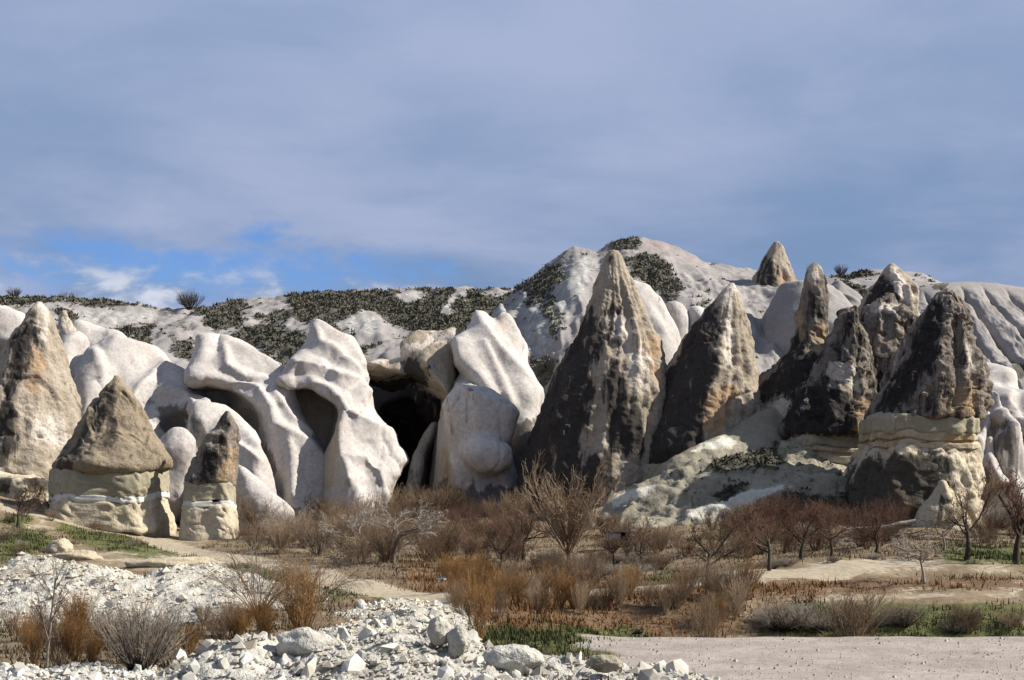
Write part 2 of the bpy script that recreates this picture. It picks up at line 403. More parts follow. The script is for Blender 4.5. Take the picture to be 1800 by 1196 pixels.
# ---- signed distance fields meshed with surface nets
def s_cap(p1, r1, p2, r2, ysc=1.0, zsc=1.0, p=2.0):
    p1, p2 = np.asarray(p1, float), np.asarray(p2, float); sc = np.array([1, 1 / ysc, 1 / zsc])
    def f(G):
        a, b = p1 * sc, p2 * sc; g = G * sc
        e = b - a; t = np.clip(((g - a) @ e) / (e @ e + 1e-9), 0, 1)
        q = g - a - t[..., None] * e
        if p == 2.0: n = np.sqrt((q * q).sum(-1))
        else: n = ((np.abs(q) + 1e-6) ** p).sum(-1) ** (1 / p)
        return n - (r1 + (r2 - r1) * t)
    return f
def s_ell(c, r, rot=0.0, yaw=0.0):
    c = np.asarray(c, float); r = np.asarray(r, float)
    R = np.array(Matrix.Rotation(math.radians(rot), 3, 'Y') @ Matrix.Rotation(math.radians(yaw), 3, 'Z'))
    def f(G):
        q = (G - c) @ R
        k0 = np.linalg.norm(q / r, axis=-1); k1 = np.linalg.norm(q / (r * r), axis=-1)
        return k0 * (k0 - 1) / (k1 + 1e-9)
    return f
def chain(pts, ysc=1.0, zsc=1.0, p=1.6):
    """pts: (px, py, Y, radius in photo pixels)"""
    return [s_cap(P(*a[:3]), a[3] * S(a[2]), P(*b[:3]), b[3] * S(b[2]), ysc, zsc, p) for a, b in zip(pts[:-1], pts[1:])]
def ell(px, py, Y, rx, ry, rz, rot=0, yaw=0):
    s = S(Y); return [s_ell(P(px, py, Y), (rx * s, ry * s, rz * s), rot, yaw)]
def ridge(pts, ml=1.5, mr=2.5, D=5.0, e=1.0, wall=3.0):
    """fin: crest polyline (px, py, Y); flanks fall by ml (left of the direction of travel) and mr, and turn to walls beyond D metres"""
    W = np.array([P(*p) for p in pts])
    def f(G):
        best = np.full(len(G), 1e9); zc = np.zeros(len(G)); sg = np.zeros(len(G))
        for A, B in zip(W[:-1], W[1:]):
            ex, ey = B[0] - A[0], B[1] - A[1]; wx, wy = G[:, 0] - A[0], G[:, 1] - A[1]
            t = np.clip((wx * ex + wy * ey) / (ex * ex + ey * ey + 1e-9), 0, 1)
            d = np.hypot(wx - t * ex, wy - t * ey); m = d < best
            best = np.where(m, d, best); zc = np.where(m, A[2] + t * (B[2] - A[2]), zc)
            sg = np.where(m, (ex * wy - ey * wx) / math.hypot(ex, ey), sg)
        k = sstep(-1.5, 1.5, sg); sl = mr + (ml - mr) * k
        drop = sl * (np.sqrt(best ** 2 + e * e) - e) + wall * np.clip(best / D, 0, 3) ** 4
        g = np.sqrt(1 + (sl * best / np.sqrt(best ** 2 + e * e) + 4 * wall / D * np.clip(best / D, 0, 1.5) ** 3) ** 2)
        return (G[:, 2] - zc + drop) / g
    return [f]
def slab(poly, Yc, th, R, ax=0.0, az=0.0, bulge=0.0):
    """rock mass with the outline poly (photo px at distance Yc), half-thickness th, edges rounded to R; its face leans by ax, az"""
    W = np.array([P(x, y, Yc) for x, y in poly]); c = W.mean(0); pl = [(p[0], p[2]) for p in W]
    def f(G):
        sd = poly_sd(G[:, 0], G[:, 2], pl)
        y0 = Yc + ax * (G[:, 0] - c[0]) + az * (G[:, 2] - c[2])
        t = th + (bulge * np.clip(-sd / R - 1, 0, 2) if bulge else 0)
        a = sd + R; b = np.abs(G[:, 1] - y0) / math.sqrt(1 + ax * ax + az * az) - (t - R)
        return np.hypot(np.maximum(a, 0), np.maximum(b, 0)) + np.minimum(np.maximum(a, b), 0) - R
    return [f]
def surface_nets(Fv, org, h):
    nx, ny, nz = Fv.shape; ins = Fv < 0
    c = [(a, b, d) for a in (0, 1) for b in (0, 1) for d in (0, 1)]
    sl = lambda A, o: A[o[0]:nx - 1 + o[0], o[1]:ny - 1 + o[1], o[2]:nz - 1 + o[2]]
    cnt = sum(sl(ins, o).astype(np.int8) for o in c)
    act = (cnt > 0) & (cnt < 8)
    idx = np.full(act.shape, -1, np.int64); ai = np.argwhere(act); idx[act] = np.arange(len(ai))
    acc = np.zeros((len(ai), 3)); num = np.zeros(len(ai))
    vals = {o: sl(Fv, o)[act] for o in c}
    for o in c:
        for ax in range(3):
            if o[ax]: continue
            o2 = tuple(o[k] + (k == ax) for k in range(3))
            a, b = vals[o], vals[o2]; m = (a < 0) != (b < 0)
            t = np.where(m, a / np.where(m, a - b, 1), 0)
            p = np.tile(np.array(o, float), (len(ai), 1)); p[:, ax] += t
            acc += p * m[:, None]; num += m
    V = (ai + acc / num[:, None]) * h + org
    quads = []
    for ax in range(3):
        b1, b2 = (ax + 1) % 3, (ax + 2) % 3
        lo = [slice(0, None)] * 3; hi = [slice(0, None)] * 3
        lo[ax] = slice(0, -1); hi[ax] = slice(1, None)
        A, B = ins[tuple(lo)], ins[tuple(hi)]
        e = np.argwhere(A != B)
        ok = (e[:, b1] > 0) & (e[:, b2] > 0) & (e[:, b1] < Fv.shape[b1] - 1) & (e[:, b2] < Fv.shape[b2] - 1)
        e = e[ok]
        q = []
        for o1, o2 in ((-1, -1), (0, -1), (0, 0), (-1, 0)):
            g = e.copy(); g[:, b1] += o1; g[:, b2] += o2
            q.append(idx[g[:, 0], g[:, 1], g[:, 2]])
        q = np.stack(q, 1); fl = ~A[tuple(e.T)]
        q[fl] = q[fl][:, ::-1]
        quads.append(q)
    Q = np.vstack(quads); Q = Q[(Q >= 0).all(1)]
    return V, Q
def smin(a, b, k):
    h = np.clip(0.5 + 0.5 * (b - a) / k, 0, 1); return b * (1 - h) + a * h - k * h * (1 - h)
def smax(a, b, k): return -smin(-a, -b, k)
def sdf_eval(ops, G):
    d = None
    for op, k, fs in ops:
        for f in fs:
            v = f(G)
            if d is None: d = v
            elif op == '+': d = smin(d, v, k)
            else: d = smax(d, -v, k)
    return d
def sdf_mesh(ops, box, h, warp=None, seed=0):
    """ops: ('+'|'-', k, [fields]); box: (x0,x1,y0,y1,z0,z1) metres. Only blocks near the surface are sampled finely."""
    B = 6
    n = [int(math.ceil((box[2 * i + 1] - box[2 * i]) / (h * B))) for i in range(3)]
    org = np.array([box[0], box[2], box[4]])
    C = (np.stack(np.meshgrid(*[np.arange(k) for k in n], indexing='ij'), -1) + 0.5) * h * B + org
    d0 = sdf_eval(ops, C.reshape(-1, 3)).reshape(n)
    near = np.abs(d0) < h * B * 1.5
    rep = lambda A: A.repeat(B, 0).repeat(B, 1).repeat(B, 2)
    act = rep(near); Fv = np.where(rep(d0) < 0, -9.0, 9.0)
    pts = np.argwhere(act) * h + org
    Fv[act] = sdf_eval(ops, pts)
    V, Q = surface_nets(Fv, org, h)
    if warp:
        am, fr = warp; V = V + am * np.stack([fbm(V * fr, seed + 200 + k * 7, 2) for k in range(3)], 1)
    return V, Q
def pbox(x0, x1, y0, y1, Ya, Yb, pad=1.0):
    Ym = (Ya + Yb) / 2
    xs = [(x - 900) * Y / F for x in (x0, x1) for Y in (Ya, Yb)]
    zs = [EYE + (HZ - y) * Y / F for y in (y0, y1) for Y in (Ya, Yb)]
    return (min(xs) - pad, max(xs) + pad, Ya, Yb, max(min(zs) - pad, -3), max(zs) + pad)
def with_scoops(ops, lst, k=0.18, ry=2.6):
    """shallow concave facets cut into the face seen from the road; crisp edges stay between them
    lst: (px, py, rx px, rz px, rotation, depth m)"""
    Y = np.arange(105, 168, 0.1); sc = []
    for px, py, rx, rz, rot, dep in lst:
        R = np.stack([(px - 900) * Y / F, Y, EYE + (HZ - py) * Y / F], 1); d = sdf_eval(ops, R); i = np.argmax(d < 0)
        if d[i] < 0:
            c = R[i] + np.array([0, dep - ry, 0]); s = S(Y[i]); q = ry / math.sqrt(max(1 - (1 - dep / ry) ** 2, 0.02))
            sc.append(s_ell(R[i] + np.array([0, dep - ry, 0]), (rx * s * ry / math.sqrt(2 * ry * dep), ry, rz * s * ry / math.sqrt(2 * ry * dep)), rot))
    return ops + [('-', k, sc)]
def rock_sdf(name, ops, box, h, mat, label=None, cat='rock fin', dargs=None, mask=None, seed=1, parent=None, group=None, warp=(1.3, 0.16), folds=None):
    V, Q = sdf_mesh(ops, box, h, warp, seed)
    Nn = vnormals(V, Q)
    if folds:                                  # sharp draped crests with hollow flanks between them
        x, y = to_px(V); x = x + 5 * perlin(V * 0.25, seed + 300); y = y + 5 * perlin(V * 0.25, seed + 301); d = np.zeros(len(V))
        for amp, wd, line in folds:
            q = np.full(len(V), 1e9)
            for (ax, ay), (bx, by) in zip(line[:-1], line[1:]):
                t = np.clip(((x - ax) * (bx - ax) + (y - ay) * (by - ay)) / ((bx - ax) ** 2 + (by - ay) ** 2), 0, 1)
                q = np.minimum(q, np.hypot(x - ax - t * (bx - ax), y - ay - t * (by - ay)))
            d = np.maximum(d, amp * np.exp(-np.sqrt(q * q + 2.0) / wd))
        V = V + Nn * ((d - 0.3) * sstep(0.5, -0.2, Nn[:, 1]))[:, None]; Nn = vnormals(V, Q)
    if dargs is not None: V = V + Nn * rock_disp(V, seed, **dargs)[:, None]
    at = mask(V, Nn) if mask else None
    lowz = V[:, 2].min(); base = np.array([V[:, 0].mean(), V[:, 1].mean(), max(lowz, 0)])
    o = solid(name, V, Q, mat, base, parent, at)
    if parent is None: tag(o, label, cat, group)
    return o
def mk_mask(stain_shade=(), warm=(), pale=(), feather=20, wob=16, base=(0, 0, 0), seed=3, extra=None):
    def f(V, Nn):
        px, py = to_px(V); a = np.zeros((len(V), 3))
        for k, (pl, b) in enumerate(zip((stain_shade, warm, pale), base)):
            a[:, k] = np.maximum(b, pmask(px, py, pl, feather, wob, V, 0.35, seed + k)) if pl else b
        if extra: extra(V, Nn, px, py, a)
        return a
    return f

# ------------------------------------------------------------------ ground height
def ground_z(X, Y):
    X, Y = np.asarray(X, float), np.asarray(Y, float)
    z = np.zeros(np.broadcast(X, Y).shape)
    left = sstep(-22, -46, X) * sstep(66, 108, Y); z = z + 3.9 * left                   # ground climbs to the left cones
    z = z + 3.2 * sstep(128, 160, Y) + 0.9 * sstep(98, 124, Y) * sstep(-25, 0, X)
    right = sstep(0.5, 4.5, X + 0.4 * np.sin(Y))
    z = z - 1.15 * sstep(45.4, 47.2, Y) * sstep(57, 52.5, Y) * right                    # ditch behind the gravel terrace
    z = z + 0.35 * sstep(56, 60, Y) * sstep(4, 12, X) + 0.35 * sstep(64, 66.5, Y) * sstep(6, 14, X)
    q = np.stack([X * 0.22, Y * 0.22, X * 0 + 3], -1).reshape(-1, 3)
    rough = sstep(44.5, 47, Y) + (1 - right) * sstep(47, 44.5, Y)
    z = z + (0.28 * fbm(q, 12, 4)).reshape(z.shape) * np.clip(rough, 0.02, 1)
    return z
def ray_ground(px, py, y0=25, y1=170):
    Y = np.linspace(y0, y1, 1500); X = (px - 900) * Y / F; Z = EYE + (HZ - py) * Y / F
    h = Z < ground_z(X, Y); i = int(np.argmax(h)) if h.any() else len(Y) - 1
    return np.array([X[i], Y[i], float(ground_z(X[i], Y[i]))])
def foot(px, Y): X = (px - 900) * Y / F; return np.array([X, Y, float(ground_z(X, Y))])

def build_ground():
    ys = np.concatenate([[-400, -60, 0, 15, 24], np.arange(30, 62, 0.30), np.arange(62, 132, 0.45), np.arange(132, 185, 2.0), [200, 240, 320, 600, 1500, 4000]])
    xc = np.concatenate([np.arange(-24, 24, 0.42), np.arange(24, 66, 0.7)]); xc = np.unique(np.concatenate([xc, -np.arange(24, 66, 0.7), [-4000, -1200, -400, -150, -90, 90, 150, 400, 1200, 4000]]))
    X, Y = np.meshgrid(xc, ys); Z = ground_z(X, Y)
    Z = np.where(Y > 170, np.maximum(Z, 3.0), Z)
    V = np.stack([X, Y, Z], -1).reshape(-1, 3)
    nx, ny = len(xc), len(ys); i = np.arange(ny - 1)[:, None] * nx; j = np.arange(nx - 1)[None]
    Q = np.stack([i + j, i + j + 1, i + nx + j + 1, i + nx + j], -1).reshape(-1, 4)
    px, py = to_px(V); a = np.zeros((len(V), 4))
    wob = dict(wob=14, V=V, ws=0.5)
    right = V[:, 0] + 1.2 * fbm(V * 0.6, 5, 3)
    a[:, 0] = sstep(1.6, 4.2, right + 0.12 * (V[:, 1] - 40)) * sstep(45.7, 45.2, V[:, 1]) * sstep(-0.6, -0.2, V[:, 2])     # gravel
    a[:, 1] = ground_paths(px, py, V)
    green = [[(860, 1110), (1100, 1105), (1130, 1120), (1080, 1150), (900, 1160), (820, 1140)], [(1420, 1060), (1800, 1060), (1800, 1090), (1420, 1085)],
             [(1650, 960), (1800, 958), (1800, 995), (1660, 990)], [(100, 905), (290, 945), (300, 970), (420, 1010), (330, 1010), (150, 960), (90, 930)],
             [(380, 985), (640, 1045), (600, 1052), (380, 1005)], [(1180, 1005), (1260, 1005), (1250, 1020), (1100, 1022)], [(0, 930), (60, 920), (120, 960), (0, 990)],
             [(1330, 1080), (1800, 1092), (1800, 1122), (1330, 1122)], [(640, 1040), (760, 1060), (740, 1070), (640, 1056)], [(0, 905), (60, 905), (60, 925), (0, 920)]]
    a[:, 2] = pmask(px, py, green, 10, **wob)
    rust = [[(780, 985), (960, 1000), (1300, 1035), (1300, 1120), (800, 1120), (720, 1060)], [(1180, 1022), (1560, 1010), (1800, 1015), (1800, 1040), (1440, 1050), (1200, 1045)]]
    a[:, 3] = pmask(px, py, rust, 12, **wob)
    me = mesh_np('ground', V, Q, ground_mat(), True, a)
    tag(link('ground', me), kind='structure')
PATH1 = [(20, 893), (110, 913), (250, 942), (400, 975), (520, 1003), (620, 1028), (720, 1048), (820, 1068)]
PATH2 = [(960, 1046), (1100, 1036), (1230, 1026), (1300, 1012), (1450, 1003), (1600, 992)]
def ground_paths(px, py, V):
    m = np.zeros(len(V))
    for pts, wd in ((PATH1, 1.35), (PATH2, 1.5)):
        W = np.array([ray_ground(*p)[:2] for p in pts]); d = np.full(len(V), 1e9)
        for A, B in zip(W[:-1], W[1:]):
            e = B - A; t = np.clip(((V[:, :2] - A) @ e) / (e @ e), 0, 1)
            d = np.minimum(d, np.linalg.norm(V[:, :2] - A - t[:, None] * e, axis=1))
        m = np.maximum(m, sstep(wd + 0.35, wd - 0.25, d + 0.25 * fbm(V * 0.9, 8, 3)))
    bare = [[(1290, 1015), (1460, 998), (1600, 985), (1640, 990), (1620, 1015), (1330, 1024)], [(1440, 1040), (1800, 1030), (1800, 1058), (1440, 1062)],
            [(1620, 985), (1800, 995), (1800, 1015), (1620, 1012)], [(100, 960), (280, 975), (390, 995), (300, 1010), (120, 985)], [(60, 900), (110, 900), (100, 935), (50, 930)],
            [(290, 935), (380, 945), (360, 962), (290, 955)]]
    return np.maximum(m, 0.62 * pmask(px, py, bare, 22, 22, V, 0.5))
def ground_mat():
    m, t, b = new_mat('ground')
    pos = N(t, 'ShaderNodeNewGeometry').outputs['Position']
    at = N(t, 'ShaderNodeAttribute', attribute_name='mask'); s = N(t, 'ShaderNodeSeparateColor'); t.links.new(at.outputs['Color'], s.inputs[0])
    n1 = noise_node(t, pos, 0.5, 6, 0.65); n2 = noise_node(t, pos, 3.5, 6, 0.7); n3 = noise_node(t, pos, 17, 4, 0.7)
    soil = mix_rgb(t, smooth_range(t, n1, 0.3, 0.7), (0.20, 0.15, 0.095), (0.31, 0.24, 0.155))
    soil = mix_rgb(t, smooth_range(t, n2, 0.42, 0.68), soil, (0.15, 0.105, 0.065))
    def lay(c, v, col, amp=0.9, nz=n2):
        q = math_node(t, 'ADD', v, math_node(t, 'MULTIPLY', math_node(t, 'SUBTRACT', nz, 0.5), amp))
        return mix_rgb(t, smooth_range(t, q, 0.35, 0.65), c, col)
    c = lay(soil, at.outputs['Alpha'], mix_rgb(t, n2, (0.13, 0.085, 0.05), (0.22, 0.145, 0.085)))
    c = lay(c, s.outputs[2], mix_rgb(t, smooth_range(t, n2, 0.3, 0.7), (0.07, 0.085, 0.028), (0.17, 0.155, 0.07)))
    dirt = mix_rgb(t, smooth_range(t, n2, 0.3, 0.7), (0.33, 0.27, 0.185), (0.47, 0.40, 0.295))
    c = lay(c, s.outputs[1], dirt, 1.3)
    peb = smooth_range(t, n3, 0.60, 0.72)
    gv = mix_rgb(t, smooth_range(t, n1, 0.35, 0.65), (0.31, 0.262, 0.225), (0.42, 0.36, 0.31))
    gv = mix_rgb(t, smooth_range(t, n2, 0.50, 0.72), gv, (0.25, 0.205, 0.17))
    gv = mix_rgb(t, math_node(t, 'MULTIPLY', smooth_range(t, noise_node(t, pos, 0.9, 3, 0.6, 1.5), 0.5, 0.62), 0.35), gv, (0.24, 0.195, 0.16))
    gv = mix_rgb(t, math_node(t, 'MULTIPLY', peb, 0.45), gv, (0.20, 0.165, 0.14))
    n4 = noise_node(t, pos, 45, 3, 0.7)
    gv = mix_rgb(t, math_node(t, 'MULTIPLY', smooth_range(t, n4, 0.42, 0.7), 0.25), gv, (0.62, 0.56, 0.50))
    c = lay(c, s.outputs[0], gv, 0.5)
    c = mix_rgb(t, 1.0, c, (ALB, ALB, ALB), 'MULTIPLY'); t.links.new(c, b.inputs['Base Color'])
    h = math_node(t, 'ADD', n2, math_node(t, 'MULTIPLY', n3, 0.4)); bump(t, b, h, 0.7, 0.09)
    return m
build_ground()

# ------------------------------------------------------------------ hills (sheets with a back slope, relief in metres)
def hill(name, levels, x0, x1, nu, nt_, relief, mask, seed, back=40):
    """levels: rows from skyline to foot; each (Y, [(px,py)...])"""
    u = np.linspace(x0, x1, nu)
    rows = [(Y, np.interp(u, [p[0] for p in pts], [p[1] for p in pts])) for Y, pts in levels]
    X = []; 
    Yk = np.array([r[0] for r in rows], float); tk = np.linspace(0, 1, len(rows))
    # columns keep a constant world X measured at the skyline depth
    Y0 = Yk[0]; xw = (u - 900) * Y0 / F
    t = np.linspace(0, 1, nt_)
    zk = np.stack([EYE + (HZ - np.interp((xw * F / Y + 900), [p[0] for p in pts], [p[1] for p in pts])) * Y / F for Y, pts in levels])
    Z = np.stack([np.interp(t, tk, zk[:, j]) for j in range(nu)], 1); Yg = np.interp(t, tk, Yk)
    # soften the breaks of slope
    for _ in range(3):
        Zp = np.vstack([Z[:1], Z, Z[-1:]]); Z[1:] = ((Zp[:-2] + 2 * Zp[1:-1] + Zp[2:]) / 4)[1:]
    bk = np.array([3.0, 10, 25, back]); Zb = np.stack([Z[0] - b * 0.5 for b in bk[::-1]]); Yb = Y0 + bk[::-1]
    Z = np.vstack([Zb, Z]); Yg = np.concatenate([Yb, Yg])
    V = np.stack([np.broadcast_to(xw, Z.shape), np.broadcast_to(Yg[:, None], Z.shape), Z], -1).reshape(-1, 3).copy()
    n, mrows = nu, len(Yg); i = np.arange(mrows - 1)[:, None] * n; j = np.arange(n - 1)[None]
    Q = np.stack([i + j, i + n + j, i + n + j + 1, i + j + 1], -1).reshape(-1, 4)
    Nn = vnormals(V, Q)
    tt = np.repeat(np.concatenate([np.zeros(len(bk)), t]), n)
    V = V + Nn * relief(V, tt)[:, None]
    Nn = vnormals(V, Q)
    a = mask(V, Nn)
    o = solid(name, V, Q, M['hill'], (V[:, 0].mean(), Y0, 0), None, a)
    tag(o, kind='structure')
    return V, Nn, a, Q
def fl(V, f, seed, sz=0.25, oct=3): return ridged(V * np.array([1, 0.35, sz]) * f, seed, oct)

SC1 = [[(-200, 515), (130, 520), (310, 536), (320, 546), (240, 542), (150, 540), (90, 535), (-200, 540)], [(90, 535), (140, 545), (150, 575), (110, 560)],
       [(0, 560), (20, 570), (0, 590)], [(180, 578), (270, 575), (260, 600), (215, 595)],
       [(360, 552), (425, 548), (420, 580), (380, 585)], [(405, 580), (480, 566), (540, 585), (530, 610), (470, 618), (415, 612)], [(300, 595), (345, 590), (345, 620), (310, 625)],
       [(500, 515), (600, 511), (700, 508), (800, 505), (905, 508), (900, 540), (880, 570), (840, 585), (770, 600), (720, 588), (680, 565), (650, 545), (610, 560), (560, 580), (530, 560)],
       [(570, 575), (620, 565), (625, 595), (590, 590)], [(500, 590), (530, 585), (545, 620), (500, 640)], [(740, 560), (800, 545), (830, 590), (770, 600)]]
CLR1 = [[(690, 515), (752, 512), (745, 530), (712, 533)], [(770, 550), (795, 516), (805, 520), (790, 552)], [(850, 513), (895, 511), (880, 528)], [(800, 512), (818, 512), (818, 525)],
        [(130, 548), (250, 545), (305, 545), (270, 565), (170, 580), (140, 565)], [(590, 570), (640, 545), (670, 565), (660, 590), (600, 590)]]
def mask_h1(V, Nn):
    px, py = to_px(V); a = np.zeros((len(V), 3))
    s = np.maximum(pmask(px, py, SC1, 8, 13, V, 0.22), 0.75 * sstep(0.1, 0.6, fbm(V * 0.12, 61, 3)) * sstep(200, 400, px))
    c = pmask(px, py, CLR1, 5, 6, V, 0.3)
    a[:, 0] = s * (1 - c); a[:, 2] = 0.5 * c
    return a
def relief_h1(V, t):
    px, py = to_px(V)
    g = sstep(0.06, 0.35, t)
    d = 2.6 * g * fl(V, 0.055, 71, 0.3, 2) + 0.7 * g * fl(V, 0.28, 72, 0.2, 3) + 0.25 * g * fl(V, 0.8, 74, 0.08, 2) + 0.4 * fbm(V * 0.5, 73, 4, 0.6)
    sc = pmask(px, py, CLR1[4:5], 14); d = d - 1.6 * sc + 0.25 * sc * fl(V, 0.5, 75, 0.1, 1)
    return d
H1 = hill('hillside', [(205, [(-220, 518), (0, 523), (100, 522), (200, 528), (310, 540), (345, 545), (400, 533), (440, 524), (480, 522), (520, 515), (600, 511), (700, 508), (800, 505), (880, 507), (960, 510), (1080, 500)]),
                       (185, [(-220, 560), (0, 565), (150, 585), (270, 600), (330, 585), (420, 580), (520, 575), (620, 560), (720, 575), (820, 585), (1080, 580)]),
                       (165, [(-220, 640), (300, 680), (500, 660), (700, 640), (1080, 640)]),
                       (160, [(-220, 760), (300, 780), (700, 780), (1080, 780)]), (158, [(-220, 900), (1080, 900)])],
          -260, 1100, 340, 135, relief_h1, mask_h1, 5)

SC2 = [[(1062, 432), (1075, 424), (1100, 417), (1122, 417), (1126, 440), (1100, 448), (1066, 440)], [(1098, 455), (1130, 442), (1160, 445), (1180, 470), (1195, 505), (1200, 530), (1170, 538), (1140, 510), (1105, 490)],
       [(905, 512), (940, 480), (975, 468), (995, 480), (985, 500), (970, 520), (990, 560), (975, 590), (950, 545), (930, 520)], [(965, 560), (990, 550), (990, 570)],
       [(1215, 528), (1245, 530), (1240, 545), (1215, 540)], [(930, 630), (960, 625), (985, 640), (950, 700)]]
def mask_h2(V, Nn):
    px, py = to_px(V); a = np.zeros((len(V), 3))
    a[:, 0] = np.maximum(pmask(px, py, SC2, 8, 12, V, 0.22), 0.5 * sstep(0.3, 0.7, fbm(V * 0.15, 62, 3)) * sstep(1060, 960, px))
    a[:, 1] = 0.55 * pmask(px, py, [[(1125, 418), (1170, 425), (1240, 462), (1220, 470), (1190, 450), (1130, 440)]], 8, 8, V)
    a[:, 2] = 0.55 * pmask(px, py, [[(900, 500), (1040, 440), (1050, 470), (980, 620), (930, 620)]], 14, 10, V)
    return a
def relief_h2(V, t):
    g = sstep(0.05, 0.3, t)
    return 2.0 * g * fl(V, 0.075, 81, 0.3, 2) + 0.9 * g * fl(V, 0.30, 82, 0.10, 2) + 0.28 * g * fl(V, 0.8, 84, 0.08, 2) + 0.25 * fbm(V * 0.5, 83, 4, 0.6)
H2 = hill('peak_hill', [(190, [(840, 600), (870, 548), (905, 510), (940, 482), (990, 444), (1010, 434), (1050, 441), (1068, 431), (1090, 419), (1130, 417), (1165, 425), (1200, 438), (1240, 461), (1280, 466), (1330, 474), (1400, 492), (1440, 505), (1520, 540)]),
                        (174, [(840, 640), (905, 560), (960, 530), (1010, 500), (1060, 500), (1110, 480), (1170, 485), (1240, 505), (1330, 520), (1400, 540), (1520, 560)]),
                        (160, [(840, 700), (960, 620), (1100, 580), (1200, 550), (1330, 580), (1520, 600)]),
                        (150, [(840, 790), (1200, 700), (1520, 700)]), (146, [(840, 900), (1520, 900)])],
          838, 1520, 300, 150, relief_h2, mask_h2, 6)
SC3 = [[(1445, 487), (1500, 478), (1540, 474), (1535, 482), (1480, 492)], [(1480, 495), (1510, 500), (1530, 520), (1515, 525)], [(1605, 510), (1640, 500), (1645, 520), (1610, 525)]]
def mask_h3(V, Nn):
    px, py = to_px(V); a = np.zeros((len(V), 3)); a[:, 0] = pmask(px, py, SC3, 4, 6, V, 0.35); return a
def relief_h3(V, t):
    return 1.5 * sstep(0.05, 0.3, t) * fl(V, 0.11, 91, 0.2, 2) + 0.2 * fbm(V * 0.5, 93, 3)
H3 = hill('far_ridge', [(225, [(1300, 505), (1380, 500), (1440, 488), (1500, 480), (1540, 474), (1580, 476), (1620, 480), (1650, 495), (1720, 510), (2000, 520)]),
                        (200, [(1300, 560), (1500, 530), (1600, 530), (2000, 560)]), (180, [(1300, 640), (2000, 640)]), (172, [(1300, 800), (2000, 800)])], 1300, 2000, 160, 90, relief_h3, mask_h3, 8)
def mask_h4(V, Nn):
    px, py = to_px(V); a = np.zeros((len(V), 3))
    a[:, 0] = pmask(px, py, [[(1640, 500), (1665, 500), (1660, 512), (1640, 512)], [(1780, 640), (1830, 640), (1830, 665), (1780, 660)]], 5, 6, V)
    a[:, 1] = 0.35 * sstep(0.1, 0.5, fbm(V * np.array([0.5, .5, .06]), 66, 2)); return a
def relief_h4(V, t):
    g = sstep(0.02, 0.25, t) * sstep(0.95, 0.66, t)
    q = V * np.array([1, 0.4, 0.05]) * 0.19
    fl1 = 1 - 2 * np.abs(perlin(q, 95)); fl1 = -np.abs(fl1) ** 1.4
    u = np.sin(V[:, 0] * 1.12 + 1.9 * perlin(V * np.array([0.16, 0.05, 0.03]), 97) + 0.5 * perlin(V * 0.3, 98)) ; u = 1 - np.abs(u)
    return g * (0.7 * fl1 - (1.5 + 1.2 * perlin(V * np.array([0.2, 0.02, 0.02]), 99)) * u ** 3.2 + 0.2 * fbm(V * 0.7, 96, 4, 0.6) + 0.2 * fl(V, 0.9, 92, 0.08, 2)) + 0.8 * sstep(0.55, 0.75, t) 
H4 = hill('fluted_hill', [(176, [(1560, 560), (1590, 525), (1615, 506), (1650, 498), (1700, 495), (1750, 498), (1800, 506), (1900, 530), (2000, 545)]),
                          (168, [(1560, 600), (1620, 545), (1700, 530), (1800, 540), (2000, 570)]), (160, [(1560, 680), (1640, 610), (1800, 605), (2000, 640)]),
                          (152, [(1560, 760), (1700, 672), (1800, 664), (2000, 690)]), (140, [(1560, 900), (2000, 900)])], 1560, 1990, 300, 130, relief_h4, mask_h4, 9)
# ------------------------------------------------------------------ pale fins and domes
SM = dict(flute=0.10, ff=0.30, facet=0.06, fs=0.16, fine=0.06, big=0.2)
ZB = 900
def pale_mask(stain_shade=(), warm=(), pale=(), **k): return mk_mask(stain_shade, warm, pale, **k)

rock_sdf('rock_dome', [('+', 1.6, slab([(148, 650), (165, 620), (190, 604), (215, 597), (240, 602), (262, 615), (285, 640), (312, 652), (342, 670), (366, 690), (368, 706), (345, 716), (335, 730), (338, 760), (345, 820), (310, 900), (190, 900), (150, 760)], 128.5, 4.6, 2.6, 0.25, 0.65)
                       + ridge([(215, 602, 136), (262, 640, 129), (310, 672, 125), (352, 698, 122.5)], 3, 1.3, 4.0, 2.0)),
                       ('-', 0.7, ell(298, 752, 119.5, 40, 60, 38, 24))],
         pbox(100, 400, 590, ZB, 112, 147), 0.23, M['pale'], 'large smooth white dome whose blunt nose points right, behind the capped cone', 'rock dome', SM,
         pale_mask(stain_shade=[[(262, 705), (330, 715), (335, 770), (290, 760)]], base=(0, 0, 0)), 11, warp=(0.5, 0.12), folds=[(1.04, 19, [(202, 601), (266, 623), (290, 647), (315, 662), (364, 688)]), (0.88, 16, [(290, 647), (246, 681), (227, 711), (222, 760)]), (0.80, 13, [(285, 681), (324, 689), (339, 711)]), (0.72, 14, [(165, 620), (180, 660), (185, 720)])])
rock_sdf('rock_dome', [('+', 1.5, ell(128, 625, 140, 26, 30, 36) + ell(112, 660, 139, 30, 30, 50))], pbox(80, 165, 580, 720, 134, 146), 0.22, M['pale'],
         'small white dome just right of the tall tan cone', 'rock dome', SM, None, 12)
rock_sdf('rock_dome', [('+', 2.0, ell(160, 605, 146, 35, 40, 40) + ell(190, 640, 144, 40, 40, 60))], pbox(115, 240, 560, 720, 138, 153), 0.24, M['pale'],
         'pale grey dome showing above and left of the large white dome', 'rock dome', SM, None, 13)
